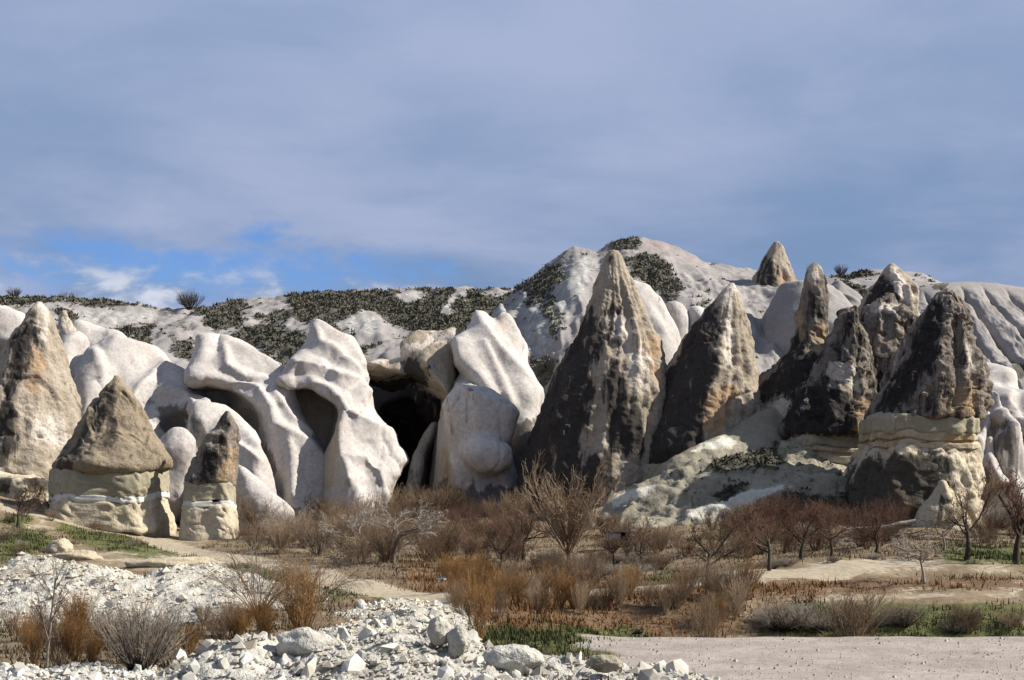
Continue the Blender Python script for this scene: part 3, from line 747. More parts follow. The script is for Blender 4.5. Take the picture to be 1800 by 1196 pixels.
rock_sdf('rock_fin', [('+', 1.6, chain([(150, 632, 128, 4), (152, 660, 127, 16), (150, 720, 125, 38), (150, 790, 124, 50)]) + chain([(180, 668, 124, 10), (170, 690, 123, 28), (165, 760, 122, 45)]))],
         pbox(95, 235, 620, 840, 117, 132), 0.2, M['pale'], 'small white pointed fin between the tall tan cone and the capped cone', 'rock fin', SM,
         pale_mask(stain_shade=[[(110, 660), (148, 630), (150, 655), (115, 690)]]), 14)
rock_sdf('rock_dome', [('+', 2.0, ell(8, 574, 150, 42, 40, 42) + ell(-30, 602, 146, 60, 50, 70) + ell(30, 580, 146, 22, 30, 40))], pbox(-110, 80, 505, 700, 138, 157), 0.26, M['pale'],
         'pale rounded dome at the far left edge above the tan cone', 'rock dome', SM, None, 15)
rock_sdf('rock_dome', [('+', 1.6, ell(308, 795, 117, 38, 36, 48, 8) + ell(300, 860, 117, 42, 40, 60))], pbox(245, 355, 735, ZB, 111, 123), 0.17, M['pale'],
         'egg shaped white dome between the capped cone and the small dark cone', 'rock dome', SM, None, 16)
rock_sdf('rock_dome', [('+', 1.0, slab([(340, 735), (348, 714), (375, 711), (400, 721), (422, 738), (447, 760), (457, 780), (452, 795), (461, 830), (448, 850), (430, 865), (425, 940), (345, 940), (336, 800)], 121.5, 3.2, 1.7, 0.3, 0.5)
                       + ridge([(365, 718, 126), (410, 735, 121), (448, 780, 118)], 3, 1.6, 3, 1.2)), ('-', 0.7, ell(352, 775, 116, 20, 40, 42))],
         pbox(320, 480, 695, 940, 110, 132), 0.2, M['pale'], 'humped white dome right behind the small dark cone', 'rock dome', SM,
         pale_mask(stain_shade=[[(340, 740), (365, 750), (365, 800), (340, 800)]]), 17, warp=(0.3, 0.15), folds=[(0.80, 13, [(346, 713), (393, 720), (417, 740), (456, 774)]), (0.72, 11, [(417, 779), (456, 808)]), (0.64, 11, [(393, 722), (385, 760), (392, 800)])])
rock_sdf('rock_dome', [('+', 1.2, chain([(425, 850, 113, 20), (440, 862, 112, 26), (470, 885, 111, 22), (495, 915, 110, 8)]) + ell(440, 900, 112, 34, 30, 40)), ('-', 0.8, ell(437, 888, 107.5, 26, 20, 26))],
         pbox(395, 515, 820, 940, 105, 118), 0.15, M['pale'], 'low grey white nose of rock at the foot of the humped dome', 'rock dome', SM, None, 18)

# second fin with the hollow; the dark strip inside is painted shade
rock_sdf('rock_fin', [('+', 1.2, slab([(340, 655), (350, 618), (362, 601), (376, 597), (392, 607), (405, 600), (430, 613), (470, 638), (502, 656), (508, 668), (494, 670), (511, 692), (500, 708), (470, 702), (440, 692), (410, 688), (385, 684), (362, 690), (345, 684)], 128.5, 4.2, 1.9, 0.3, 0.75)
                       + ridge([(376, 600, 136), (405, 604, 132.5), (450, 634, 128), (497, 662, 124.5)], 3, 1.2, 3.6, 0.9)
                       + slab([(425, 688), (470, 694), (507, 692), (513, 712), (506, 722), (522, 736), (550, 776), (574, 816), (587, 850), (586, 880), (570, 930), (512, 930), (506, 850), (492, 820), (484, 780), (478, 745), (462, 720), (440, 706)], 124, 3.4, 1.8, 0.35, 0.5)),
                      ('+', 0.4, slab([(340, 676), (420, 680), (480, 705), (500, 780), (520, 930), (340, 930)], 129.5, 2.4, 1.2, 0.35, 0.25) + slab([(350, 590), (480, 640), (500, 930), (350, 930)], 142, 5, 2, 0, 0.3)),
                      ('-', 0.5, ell(405, 738, 122.5, 50, 56, 40, 28))],
         pbox(315, 620, 585, 930, 112, 150), 0.22, M['pale'], 'white fin with a curved brow over a shaded hollow, left of centre', 'rock fin', SM,
         pale_mask(stain_shade=[[(455, 760), (478, 770), (485, 840), (460, 850)], [(500, 885), (600, 885), (600, 920), (500, 920)]], warm=[[(345, 700), (420, 700), (465, 730), (480, 790), (490, 880), (345, 880)]], feather=10), 19, warp=(0.35, 0.14), folds=[(1.04, 14, [(356, 601), (393, 603), (437, 625), (471, 645), (503, 662)]), (0.96, 13, [(393, 603), (396, 642), (432, 667), (471, 676), (508, 689)]), (1.04, 11, [(345, 668), (359, 662), (393, 667), (432, 681), (452, 689), (471, 716), (481, 750)]), (0.80, 11, [(481, 691), (510, 735), (545, 765)]), (0.88, 13, [(481, 747), (505, 760), (535, 774), (559, 804), (584, 857)]), (0.64, 11, [(505, 760), (515, 810), (518, 870)])])
# third fin with a cracked crest; dark patch paints the shaded gap beside it
rock_sdf('rock_fin', [('+', 1.2, slab([(500, 676), (520, 640), (543, 594), (556, 575), (572, 572), (592, 585), (614, 598), (620, 612), (628, 624), (640, 655), (646, 700), (640, 722), (615, 738), (602, 712), (575, 694), (545, 684), (512, 690)], 129, 4.2, 1.7, 0.3, 0.75)
                       + ridge([(560, 578, 139), (590, 606, 134), (618, 650, 129), (636, 700, 125.5)], 3, 1.2, 3.2, 0.7)
                       + slab([(570, 690), (605, 696), (642, 690), (652, 722), (670, 748), (686, 760), (698, 780), (706, 802), (706, 834), (695, 848), (684, 858), (676, 930), (622, 930), (620, 850), (612, 825), (603, 800), (599, 770), (606, 745), (598, 712)], 124, 3.2, 1.5, 0.35, 0.5)
                       + ridge([(600, 705, 122.5), (612, 750, 120.3), (622, 800, 118.8), (632, 850, 118)], 3, 2, 2.2, 0.6)),
                      ('+', 0.4, slab([(505, 682), (600, 690), (625, 760), (640, 930), (530, 930), (528, 830), (508, 750)], 129, 2.2, 1.2, 0.5, 0.25) + slab([(510, 640), (640, 640), (650, 930), (510, 930)], 142, 5, 2, 0, 0.3)),
                      ('-', 0.4, ell(550, 748, 122, 44, 50, 54, 22)),
                      ('-', 0.15, chain([(598, 630, 124.5, 1.6), (606, 690, 121.5, 1.8), (611, 750, 119.6, 1.8), (618, 815, 118, 1.5)]))],
         pbox(470, 735, 560, 930, 111, 153), 0.21, M['pale'], 'tall white fin with a vertical crack down its crest, left of the dark cave', 'rock fin', dict(flute=0.12, ff=0.35, facet=0.10, fs=0.16, fine=0.06, big=0.2, crack=0.2),
         pale_mask(warm=[[(505, 700), (555, 698), (598, 735), (595, 860), (550, 860), (515, 760)]], stain_shade=[[(606, 790), (620, 800), (620, 850), (604, 850)], [(500, 800), (550, 820), (550, 920), (490, 920)]], feather=10), 20, warp=(0.35, 0.14), folds=[(0.96, 12, [(559, 574), (589, 593), (611, 603), (637, 642)]), (0.96, 12, [(557, 579), (564, 608), (584, 613), (611, 637), (640, 665)]), (0.96, 12, [(520, 640), (562, 645), (593, 662), (623, 667), (644, 690)]), (1.04, 10, [(505, 676), (549, 672), (574, 684), (601, 701), (608, 720), (601, 755), (606, 800), (614, 840)]), (0.96, 13, [(608, 725), (642, 740), (681, 764), (706, 813)]), (0.72, 12, [(614, 800), (640, 800), (665, 830), (672, 870)])])
# cave and its brown roof wall; the inside is painted dark for shade
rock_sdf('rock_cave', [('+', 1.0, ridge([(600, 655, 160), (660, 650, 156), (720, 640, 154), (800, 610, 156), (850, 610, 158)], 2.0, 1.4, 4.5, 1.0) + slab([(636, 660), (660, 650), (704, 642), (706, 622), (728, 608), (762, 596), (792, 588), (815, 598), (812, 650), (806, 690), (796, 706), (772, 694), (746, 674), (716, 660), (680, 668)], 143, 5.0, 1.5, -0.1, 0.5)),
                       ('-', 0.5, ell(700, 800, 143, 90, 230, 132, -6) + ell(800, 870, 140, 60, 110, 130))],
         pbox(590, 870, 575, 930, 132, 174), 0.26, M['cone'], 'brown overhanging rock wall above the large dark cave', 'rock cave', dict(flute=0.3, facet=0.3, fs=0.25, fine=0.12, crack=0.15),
         mk_mask(stain_shade=[[(620, 668), (700, 665), (800, 720), (800, 930), (620, 930)], [(715, 640), (760, 640), (750, 680), (715, 680)]], pale=[[(610, 640), (690, 620), (800, 580), (800, 600), (730, 615), (640, 655)]], feather=12), 21)
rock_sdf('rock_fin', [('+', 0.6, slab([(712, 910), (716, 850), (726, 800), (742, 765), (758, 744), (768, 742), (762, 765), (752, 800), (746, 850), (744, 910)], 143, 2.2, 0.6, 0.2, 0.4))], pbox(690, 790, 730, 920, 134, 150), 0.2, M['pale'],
         'thin leaning slab standing in the shade inside the dark cave', 'rock fin', SM, pale_mask(base=(0.36, 0, 0)), 22, warp=(0.3, 0.2))  # even dark tint stands in for the cave's shade
# big white fin right of the cave, dark shade painted on its lower wall
rock_sdf('rock_fin', [('+', 1.2, slab([(803, 645), (802, 612), (815, 585), (835, 560), (850, 551), (868, 558), (880, 549), (896, 560), (907, 590), (916, 630), (932, 670), (946, 695), (945, 708), (930, 717), (900, 724), (875, 720), (850, 706), (835, 690), (825, 665), (815, 655)], 142, 4.6, 1.9, 0.35, 0.8)
                       + ridge([(850, 556, 152), (872, 600, 146), (902, 650, 140), (932, 698, 135.5)], 3.0, 1.2, 4.2, 1.0) + ridge([(885, 552, 153), (910, 610, 146), (938, 680, 139)], 4, 1.6, 3, 0.6)
                       + slab([(812, 648), (822, 645), (850, 680), (880, 715), (900, 735), (880, 760), (830, 760), (815, 700)], 139, 3, 1.2, 0.35, 0.5)),
                      ('+', 0.4, slab([(795, 690), (900, 700), (925, 740), (915, 930), (795, 930)], 147, 3.5, 1.5, 0.2, 0.1))],
         pbox(765, 985, 540, 930, 128, 162), 0.24, M['pale'], 'broad white fin with a yellowish crest between the cave and the tallest cone', 'rock fin', SM,
         pale_mask(warm=[[(866, 560), (890, 555), (905, 600), (890, 590)]], base=(0, 0, 0.12), stain_shade=[[(780, 730), (940, 740), (930, 930), (780, 930)]], feather=12), 23, warp=(0.35, 0.14), folds=[(1.04, 15, [(838, 552), (862, 593), (901, 642), (941, 690)]), (0.88, 13, [(804, 603), (813, 637), (843, 662), (872, 706)]), (0.80, 11, [(887, 552), (911, 593), (936, 642)]), (0.72, 11, [(850, 600), (872, 650), (900, 710)])])
rock_sdf('rock_fin', [('+', 0.8, ridge([(920, 512, 182), (930, 545, 175), (955, 600, 166), (985, 640, 160)], 1.8, 2.0, 5, 0.7) + ridge([(885, 535, 180), (895, 570, 172), (915, 620, 164)], 1.7, 2.0, 5, 0.7))], pbox(840, 1010, 500, 720, 152, 188), 0.28, M['hill'],
         'pale greenish pointed fin behind the broad white fin', 'rock fin', SM, mk_mask(base=(0, 0, 0.55)), 24)
# rounded dome in half shade; tint and dark foot paint more of that shade
rock_sdf('rock_dome', [('+', 1.0, ridge([(818, 645, 138), (828, 668, 134), (862, 690, 131)], 2.2, 1.8, 3, 0.6) + ell(843, 750, 129.5, 66, 58, 74, -12) + ell(838, 800, 130, 60, 56, 70)),
                       ('+', 0.3, ell(852, 800, 127.0, 53, 36, 35, 16)), ('+', 1.0, slab([(785, 810), (900, 815), (905, 860), (895, 930), (785, 930)], 130.5, 3.0, 1.4, 0.1, 0.1)), ('-', 0.5, ell(892, 854, 125, 58, 60, 16, 8))],
         pbox(755, 930, 635, 930, 118, 144), 0.19, M['pale'], 'bulbous grey dome with a smaller bulge below it, beside the tallest cone', 'rock dome', dict(flute=0.08, ff=0.25, facet=0.08, fs=0.2, fine=0.07, big=0.15, crack=0.1),
         pale_mask(warm=[[(780, 790), (800, 800), (800, 860), (780, 860)]], stain_shade=[[(770, 850), (920, 858), (920, 920), (770, 920)]], base=(0.16, 0, 0), feather=8), 25, warp=(0.4, 0.15), folds=[(0.7, 13, [(785, 715), (806, 680), (832, 694), (866, 704), (902, 730)])])

# ------------------------------------------------------------------ left cones
def thing_lathe(name, label, rows, Y, mat, cat='rock cone', **kw):
    return tag(rock_lathe(name, rows, Y, mat, **kw), label, cat)
CD = dict(flute=0.25, ff=0.35, facet=0.30, fs=0.32, fine=0.14, crack=0.12)
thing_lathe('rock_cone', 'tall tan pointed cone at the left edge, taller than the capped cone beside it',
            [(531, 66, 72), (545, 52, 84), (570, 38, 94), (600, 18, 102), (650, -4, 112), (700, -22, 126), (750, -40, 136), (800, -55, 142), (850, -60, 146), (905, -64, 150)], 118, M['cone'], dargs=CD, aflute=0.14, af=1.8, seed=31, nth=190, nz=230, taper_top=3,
            mask=mk_mask(stain_shade=[[(55, 560), (66, 545), (60, 600), (40, 670), (10, 690), (10, 620)], [(0, 700), (30, 720), (20, 800), (0, 800)]], warm=[[(60, 600), (90, 640), (60, 700), (40, 690)]], pale=[[(72, 540), (88, 560), (82, 620), (74, 600)], [(60, 720), (110, 740), (120, 790), (40, 780)]], wob=14))
rock_lathe_ledge = thing_lathe('rock_ledge', 'low cream rock ledge at the foot of the tall tan cone', [(838, 0, 60), (842, -40, 96), (858, -50, 100), (862, -46, 97), (905, -48, 100)], 112, M['cream'], 'rock ledge', n=3.5, k=0.8, dargs=dict(flute=0.3, ff=0.5, facet=0.2, fs=0.5, fine=0.1), seed=32, nth=120, nz=60,
            mask=mk_mask(stain_shade=[[(-60, 838), (100, 842), (100, 858), (-60, 862)]]))
thing_lathe('rock_cone', 'small grey cone peeping over the shoulder of the tall tan cone', [(548, 110, 114), (560, 105, 122), (580, 100, 132), (620, 96, 134), (660, 94, 136)], 142, M['cone'], dargs=dict(flute=0.3, facet=0.15, fine=0.1), seed=33, nth=80, nz=70,
            mask=mk_mask(base=(0.0, 0, 0.62)))
# capped cone
cc = empty('capped_rock_cone', foot(200, 106), 'brown pyramid shaped cap on a banded cream block, in front of white domes', 'rock cone')
b0 = np.array(cc.location)
CAPD = dict(flute=0.28, ff=0.35, facet=0.30, fs=0.3, fine=0.12, crack=0.14)
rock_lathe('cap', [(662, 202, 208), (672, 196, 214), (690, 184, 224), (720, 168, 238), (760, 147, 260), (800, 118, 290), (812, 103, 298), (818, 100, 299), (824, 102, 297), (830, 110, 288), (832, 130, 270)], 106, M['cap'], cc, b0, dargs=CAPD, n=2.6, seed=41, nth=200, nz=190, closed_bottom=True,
           mask=mk_mask(stain_shade=[[(200, 668), (215, 700), (190, 740), (160, 770), (130, 810), (105, 820), (150, 740)], [(180, 700), (205, 690), (210, 760), (185, 790)]], base=(0.22, 0.16, 0), wob=14), taper_top=2)
WALLD = dict(flute=0.20, ff=1.3, facet=0.12, fs=0.7, fine=0.07, crack=0.08)
rock_lathe('band', [(824, 120, 270), (828, 107, 284), (850, 104, 286), (868, 103, 286), (869, 110, 280)], 106, M['band'], cc, b0, dargs=WALLD, n=4.5, seed=42, nth=200, nz=40)
rock_lathe('white_stripe', [(866.8, 110, 280), (867, 102.7, 286.5), (877.8, 102.2, 287), (878, 110, 280)], 106, M['stripe'], cc, b0, dargs=dict(flute=0.20, ff=1.3, facet=0.12, fs=0.7, fine=0.07, crack=0.08), n=4.5, seed=42, nth=180, nz=12)
rock_lathe('base', [(876, 110, 280), (878, 103, 286.5), (900, 100, 290), (925, 98, 296), (945, 150, 297), (960, 180, 292)], 106, M['cream'], cc, b0, dargs=dict(flute=0.22, ff=0.8, facet=0.3, fs=0.6, fine=0.1, crack=0.08), n=4.2, seed=43, nth=200, nz=80)
# small dark capped cone
sc = empty('capped_rock_cone', foot(372, 104), 'small dark leaning cone on a striped cream block, right of the pyramid shaped cap', 'rock cone')
b0 = np.array(sc.location)
rock_lathe('cap', [(726, 397, 402), (738, 390, 409), (760, 380, 412), (790, 362, 413), (820, 345, 414), (845, 330, 414), (852, 327, 413), (856, 332, 409), (858, 345, 400)], 104, M['dark'], sc, b0, dargs=dict(flute=0.5, ff=0.5, facet=0.25, fs=0.5, fine=0.12), n=2.5, seed=44, nth=140, nz=130, closed_bottom=True, taper_top=2,
           mask=mk_mask(stain_shade=[[(395, 730), (405, 745), (395, 800), (370, 850), (330, 850), (365, 790)]], warm=[[(395, 790), (413, 790), (413, 850), (375, 850)]], wob=8))
rock_lathe('band', [(852, 340, 405), (855, 330, 411), (885, 328, 411), (886, 340, 400)], 104, M['band'], sc, b0, dargs=WALLD, n=4, seed=45, nth=110, nz=26)
rock_lathe('white_stripe', [(884.8, 340, 400), (885, 327.6, 411.4), (895.4, 327, 411.6), (895.6, 340, 400)], 104, M['stripe'], sc, b0, dargs=dict(flute=0.20, ff=1.3, facet=0.12, fs=0.7, fine=0.07, crack=0.08), n=4, seed=45, nth=110, nz=12)
rock_lathe('base', [(894, 340, 400), (896, 328, 411), (920, 325, 413), (960, 322, 415)], 104, M['cream'], sc, b0, dargs=WALLD, n=4, seed=46, nth=110, nz=50)

# ------------------------------------------------------------------ central cones
BIG = dict(flute=0.22, ff=0.38, facet=0.26, fs=0.24, fine=0.16, crack=0.12, big=0.2)
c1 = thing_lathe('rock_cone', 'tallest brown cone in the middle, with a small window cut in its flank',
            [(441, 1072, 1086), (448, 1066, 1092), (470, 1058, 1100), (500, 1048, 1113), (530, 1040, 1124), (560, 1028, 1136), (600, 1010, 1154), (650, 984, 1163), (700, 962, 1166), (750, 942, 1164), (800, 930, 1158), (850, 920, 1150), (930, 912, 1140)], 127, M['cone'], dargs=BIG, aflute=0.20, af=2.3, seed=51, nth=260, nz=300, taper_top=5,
            mask=mk_mask(stain_shade=[[(1046, 500), (1058, 560), (1050, 620), (1045, 700), (1030, 760), (1035, 900), (900, 920), (900, 800), (950, 680), (1000, 590)], [(1062, 630), (1085, 640), (1110, 700), (1140, 800), (1075, 800), (1060, 700)], [(1080, 540), (1090, 545), (1092, 610), (1080, 600)], [(960, 800), (1080, 800), (1080, 900), (930, 900)]],  # crust and shade painted on the left; middle patch paints a cast shadow
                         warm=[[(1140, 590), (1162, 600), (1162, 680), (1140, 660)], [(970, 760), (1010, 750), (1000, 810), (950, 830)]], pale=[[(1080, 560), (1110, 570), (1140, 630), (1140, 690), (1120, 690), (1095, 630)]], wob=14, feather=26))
thing_lathe('rock_cone', 'dark sided brown cone right of the tallest cone, standing on a greenish ledge',
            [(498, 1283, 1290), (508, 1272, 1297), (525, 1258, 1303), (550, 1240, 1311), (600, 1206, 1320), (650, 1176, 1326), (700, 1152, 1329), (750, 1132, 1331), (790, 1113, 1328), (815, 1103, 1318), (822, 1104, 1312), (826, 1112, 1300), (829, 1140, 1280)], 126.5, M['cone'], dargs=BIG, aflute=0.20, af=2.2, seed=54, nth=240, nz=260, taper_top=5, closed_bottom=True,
            mask=mk_mask(stain_shade=[[(1258, 520), (1268, 545), (1262, 640), (1248, 700), (1225, 830), (1090, 835), (1120, 760), (1170, 650), (1215, 570)]], warm=[[(1240, 680), (1290, 690), (1260, 770), (1220, 760)]], pale=[[(1275, 505), (1292, 500), (1290, 600), (1280, 640), (1272, 590)]], wob=14, feather=10))  # dark left side mixes crust with painted shade
thing_lathe('rock_ledge', 'greenish grey ledge under the dark sided brown cone', [(818, 1150, 1270), (821, 1108, 1300), (858, 1106, 1304), (900, 1100, 1310)], 126, M['band'], 'rock ledge', n=3.2, dargs=WALLD, seed=56, nth=160, nz=60)
thing_lathe('rock_cone', 'lone grey brown cone standing on the skyline ridge',
            [(426, 1361, 1368), (436, 1354, 1376), (455, 1344, 1386), (480, 1332, 1395), (500, 1324, 1398), (525, 1312, 1399), (560, 1296, 1400), (620, 1280, 1402)], 178, M['cone'], dargs=dict(flute=0.6, ff=0.25, facet=0.35, fs=0.22, fine=0.15), seed=57, nth=130, nz=120, taper_top=4,
            mask=mk_mask(stain_shade=[[(1345, 455), (1362, 450), (1365, 490), (1340, 540), (1300, 560), (1325, 500)]], warm=[[(1370, 480), (1398, 490), (1398, 510), (1370, 505)]], base=(0.28, 0, 0), wob=8))
# grey saddle slopes between the cones
thing_lathe('rock_slope', 'smooth pinkish grey cone slope below the lone skyline cone', [(497, 1395, 1440), (500, 1380, 1455), (520, 1365, 1475), (560, 1342, 1505), (620, 1328, 1540), (700, 1312, 1560), (800, 1290, 1590)], 160, M['hill'], 'rock slope', dargs=dict(flute=0.5, ff=0.14, facet=0, fine=0.06, big=0.5), seed=58, nth=150, nz=120)
thing_lathe('rock_slope', 'smooth pale slope with a sharp rib right of the thin spire', [(497, 1470, 1478), (505, 1462, 1490), (525, 1450, 1512), (550, 1440, 1530), (640, 1420, 1570)], 168, M['hill'], 'rock slope', dargs=dict(flute=0.7, ff=0.2, facet=0, fine=0.06), seed=59, nth=110, nz=80)
for k, (a, b, c, d, lab) in enumerate([(1183, 533, 1168, 1212, 'pale rounded pillar between the two tallest brown cones'), (1222, 540, 1205, 1248, 'second pale rounded pillar, close behind the dark sided cone')]):
    thing_lathe('rock_pillar', lab, [(b, a - 6, a + 8), (b + 5, c + 4, d - 10), (b + 30, c, d), (b + 100, c - 8, d + 8), (b + 200, c - 16, d + 16), (b + 300, c - 20, d + 20)], 152, M['pale'], 'rock pillar', dargs=dict(flute=0.35, ff=0.3, facet=0, fine=0.06), seed=60 + k, nth=80, nz=80, k=1.4,
                mask=mk_mask(warm=[[(1150, 600), (1180, 610), (1180, 660), (1150, 650)]], base=(0.1, 0, 0)))
thing_lathe('rock_slope', 'pale shoulder of rock right behind the tallest cone', [(495, 1100, 1120), (505, 1090, 1140), (530, 1080, 1165), (580, 1070, 1190), (700, 1060, 1210), (800, 1060, 1215)], 150, M['pale'], 'rock slope', dargs=dict(flute=0.4, ff=0.2, facet=0, fine=0.06), seed=63, nth=90, nz=80, mask=mk_mask(base=(0.12, 0, 0)))

# ------------------------------------------------------------------ right-hand group: base darkness mixes crust with painted shade
RD = dict(flute=0.5, ff=0.6, facet=0.55, fs=0.36, fine=0.22, crack=0.25, big=0.3)
thing_lathe('rock_spire', 'thin dark and orange spire with a pale tip and a sweeping dark skirt',
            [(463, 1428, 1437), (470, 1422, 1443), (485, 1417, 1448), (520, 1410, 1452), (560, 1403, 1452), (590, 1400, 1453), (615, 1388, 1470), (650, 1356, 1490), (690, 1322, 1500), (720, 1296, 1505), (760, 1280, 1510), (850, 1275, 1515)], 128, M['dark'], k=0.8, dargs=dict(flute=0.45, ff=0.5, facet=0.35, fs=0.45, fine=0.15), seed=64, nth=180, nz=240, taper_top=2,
            mask=mk_mask(stain_shade=[[(1415, 500), (1445, 520), (1450, 560), (1420, 570)], [(1400, 590), (1440, 640), (1450, 760), (1380, 720), (1320, 760), (1310, 710), (1370, 640)]], warm=[[(1400, 540), (1415, 560), (1412, 620), (1400, 600)], [(1435, 570), (1455, 570), (1450, 640), (1430, 620)]], pale=[[(1422, 466), (1442, 470), (1448, 500), (1418, 498)], [(1215, 790), (1380, 690), (1400, 740), (1300, 800)]], base=(0.36, 0, 0), wob=8))
thing_lathe('rock_cone', 'pale topped brown cone at the back of the right-hand group',
            [(465, 1564, 1572), (472, 1556, 1578), (490, 1545, 1590), (510, 1532, 1603), (530, 1522, 1608), (560, 1512, 1610), (620, 1500, 1612), (720, 1490, 1620)], 134, M['cone'], dargs=RD, aflute=0.22, af=2.2, seed=65, nth=140, nz=150, taper_top=3,
            mask=mk_mask(stain_shade=[[(1540, 490), (1555, 480), (1585, 530), (1600, 560), (1510, 560)]], pale=[[(1565, 468), (1575, 470), (1605, 520), (1600, 540), (1575, 510)]], wob=6, feather=6))
thing_lathe('rock_cone', 'fluted dark column with a white rounded top in the right-hand group',
            [(531, 1538, 1562), (536, 1528, 1580), (545, 1520, 1596), (560, 1512, 1612), (600, 1502, 1622), (650, 1492, 1632), (700, 1486, 1636), (760, 1480, 1640)], 124, M['dark'], dargs=RD, aflute=0.22, af=2.2, seed=66, nth=170, nz=170, mask=mk_mask(pale=[[(1530, 530), (1570, 532), (1592, 545), (1570, 552), (1530, 548)]], warm=[[(1515, 690), (1545, 690), (1545, 760), (1515, 760)], [(1585, 580), (1612, 570), (1605, 640)]], base=(0.46, 0, 0), wob=5, feather=6))
thing_lathe('rock_cone', 'blunt dark shoulder left of the white topped column',
            [(546, 1488, 1502), (552, 1480, 1512), (580, 1470, 1522), (620, 1450, 1530), (670, 1425, 1532), (700, 1405, 1534), (735, 1388, 1560), (752, 1376, 1562), (762, 1372, 1560), (768, 1380, 1550), (770, 1400, 1530)], 121, M['dark'], dargs=RD, aflute=0.22, af=2.2, seed=67, nth=190, nz=190, closed_bottom=True,
            mask=mk_mask(pale=[[(1450, 660), (1455, 635), (1500, 640), (1512, 690), (1480, 670), (1462, 668)]], warm=[[(1490, 700), (1530, 700), (1530, 765), (1490, 765)]], stain_shade=[[(1390, 680), (1500, 690), (1490, 765), (1375, 765)]], base=(0.48, 0, 0), wob=6, feather=6))
rock_sdf('rock_wall', [('+', 0.8, ridge([(1395, 700, 127), (1440, 620, 126.5), (1480, 585, 126), (1530, 575, 126), (1580, 600, 124), (1640, 640, 121)], 3.5, 3.0, 3.0, 0.8))], pbox(1360, 1680, 560, 900, 112, 138), 0.22, M['dark'], 'craggy dark wall joining the cones of the right-hand group', 'rock wall', dict(flute=0.7, ff=0.42, facet=0.45, fs=0.34, fine=0.2), mk_mask(base=(0.5, 0, 0), warm=[[(1500, 690), (1560, 690), (1560, 770), (1500, 770)]]), 82, warp=(0.6, 0.2))
lb = empty('banded_rock_block', foot(1445, 122), 'banded green and cream rock block under the blunt dark shoulder', 'rock block'); b0 = np.array(lb.location)
rock_lathe('band', [(758, 1395, 1530), (762, 1380, 1545), (785, 1378, 1545), (787, 1382, 1540)], 121.5, M['band'], lb, b0, dargs=WALLD, n=4, seed=68, nth=150, nz=26)
rock_lathe('ledge', [(785, 1380, 1535), (788, 1372, 1545), (795, 1371, 1545), (796, 1375, 1540), (800, 1375, 1540), (801, 1370, 1545), (812, 1371, 1545), (814, 1376, 1540)], 121.5, M['cream'], lb, b0, dargs=dict(flute=0.1, ff=0.6, facet=0.12, fs=0.5, fine=0.06), n=4, seed=69, nth=150, nz=40, mask=mk_mask(warm=[[(1370, 786), (1540, 786), (1540, 800), (1370, 800)]]))
rock_lathe('base', [(812, 1380, 1535), (815, 1374, 1544), (835, 1376, 1545), (860, 1384, 1545), (880, 1400, 1545), (930, 1400, 1545)], 121.5, M['cream'], lb, b0, dargs=dict(flute=0.3, ff=0.5, facet=0.35, fs=0.5, fine=0.12), n=3.5, seed=70, nth=150, nz=70, mask=mk_mask(stain_shade=[[(1380, 818), (1520, 812), (1540, 850), (1440, 850)]], warm=[[(1380, 850), (1480, 850), (1500, 890), (1400, 890)]]))
fc = empty('capped_rock_cone', foot(1615, 111), 'big fluted dark cone on a banded pillar, nearest of the right-hand group', 'rock cone'); b0 = np.array(fc.location)
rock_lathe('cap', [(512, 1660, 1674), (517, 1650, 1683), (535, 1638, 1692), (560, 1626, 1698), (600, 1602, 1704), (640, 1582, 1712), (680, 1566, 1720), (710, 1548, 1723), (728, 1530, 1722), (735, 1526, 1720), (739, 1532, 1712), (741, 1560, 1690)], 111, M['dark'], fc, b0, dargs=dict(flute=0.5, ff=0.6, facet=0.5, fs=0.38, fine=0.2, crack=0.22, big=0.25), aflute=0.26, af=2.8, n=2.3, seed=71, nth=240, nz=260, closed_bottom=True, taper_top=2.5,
           mask=mk_mask(stain_shade=[[(1640, 530), (1655, 520), (1660, 600), (1600, 700), (1560, 735), (1530, 730), (1580, 640)]], warm=[[(1660, 690), (1722, 660), (1722, 735), (1650, 735)]], pale=[[(1700, 600), (1715, 640), (1700, 650)]], base=(0.42, 0, 0), wob=10))
rock_lathe('band', [(735, 1560, 1690), (739, 1524, 1706), (762, 1522, 1705), (764, 1526, 1702)], 111, M['band'], fc, b0, dargs=dict(flute=0.4, ff=0.9, facet=0.12, fs=0.6, fine=0.07), n=3.6, seed=72, nth=180, nz=36)
rock_lathe('ledge', [(762, 1530, 1698), (765, 1521, 1705), (776, 1521, 1704), (777, 1526, 1700), (780, 1526, 1700), (781, 1520, 1705), (790, 1521, 1704), (792, 1528, 1700)], 111, M['cream'], fc, b0, dargs=dict(flute=0.1, ff=0.6, facet=0.15, fs=0.5, fine=0.06), n=3.6, seed=73, nth=180, nz=40, mask=mk_mask(warm=[[(1520, 762), (1705, 762), (1705, 772), (1520, 776)]]))
rock_lathe('base', [(789, 1530, 1698), (792, 1522, 1704), (810, 1512, 1706), (850, 1498, 1709), (900, 1492, 1712), (970, 1488, 1716)], 111, M['cream'], fc, b0, dargs=dict(flute=0.6, ff=0.55, facet=0.4, fs=0.45, fine=0.18), n=3.0, seed=74, nth=200, nz=130,
           mask=mk_mask(stain_shade=[[(1490, 815), (1560, 800), (1620, 792), (1668, 800), (1672, 850), (1650, 960), (1470, 960)]], base=(0.14, 0, 0), wob=10, feather=20))
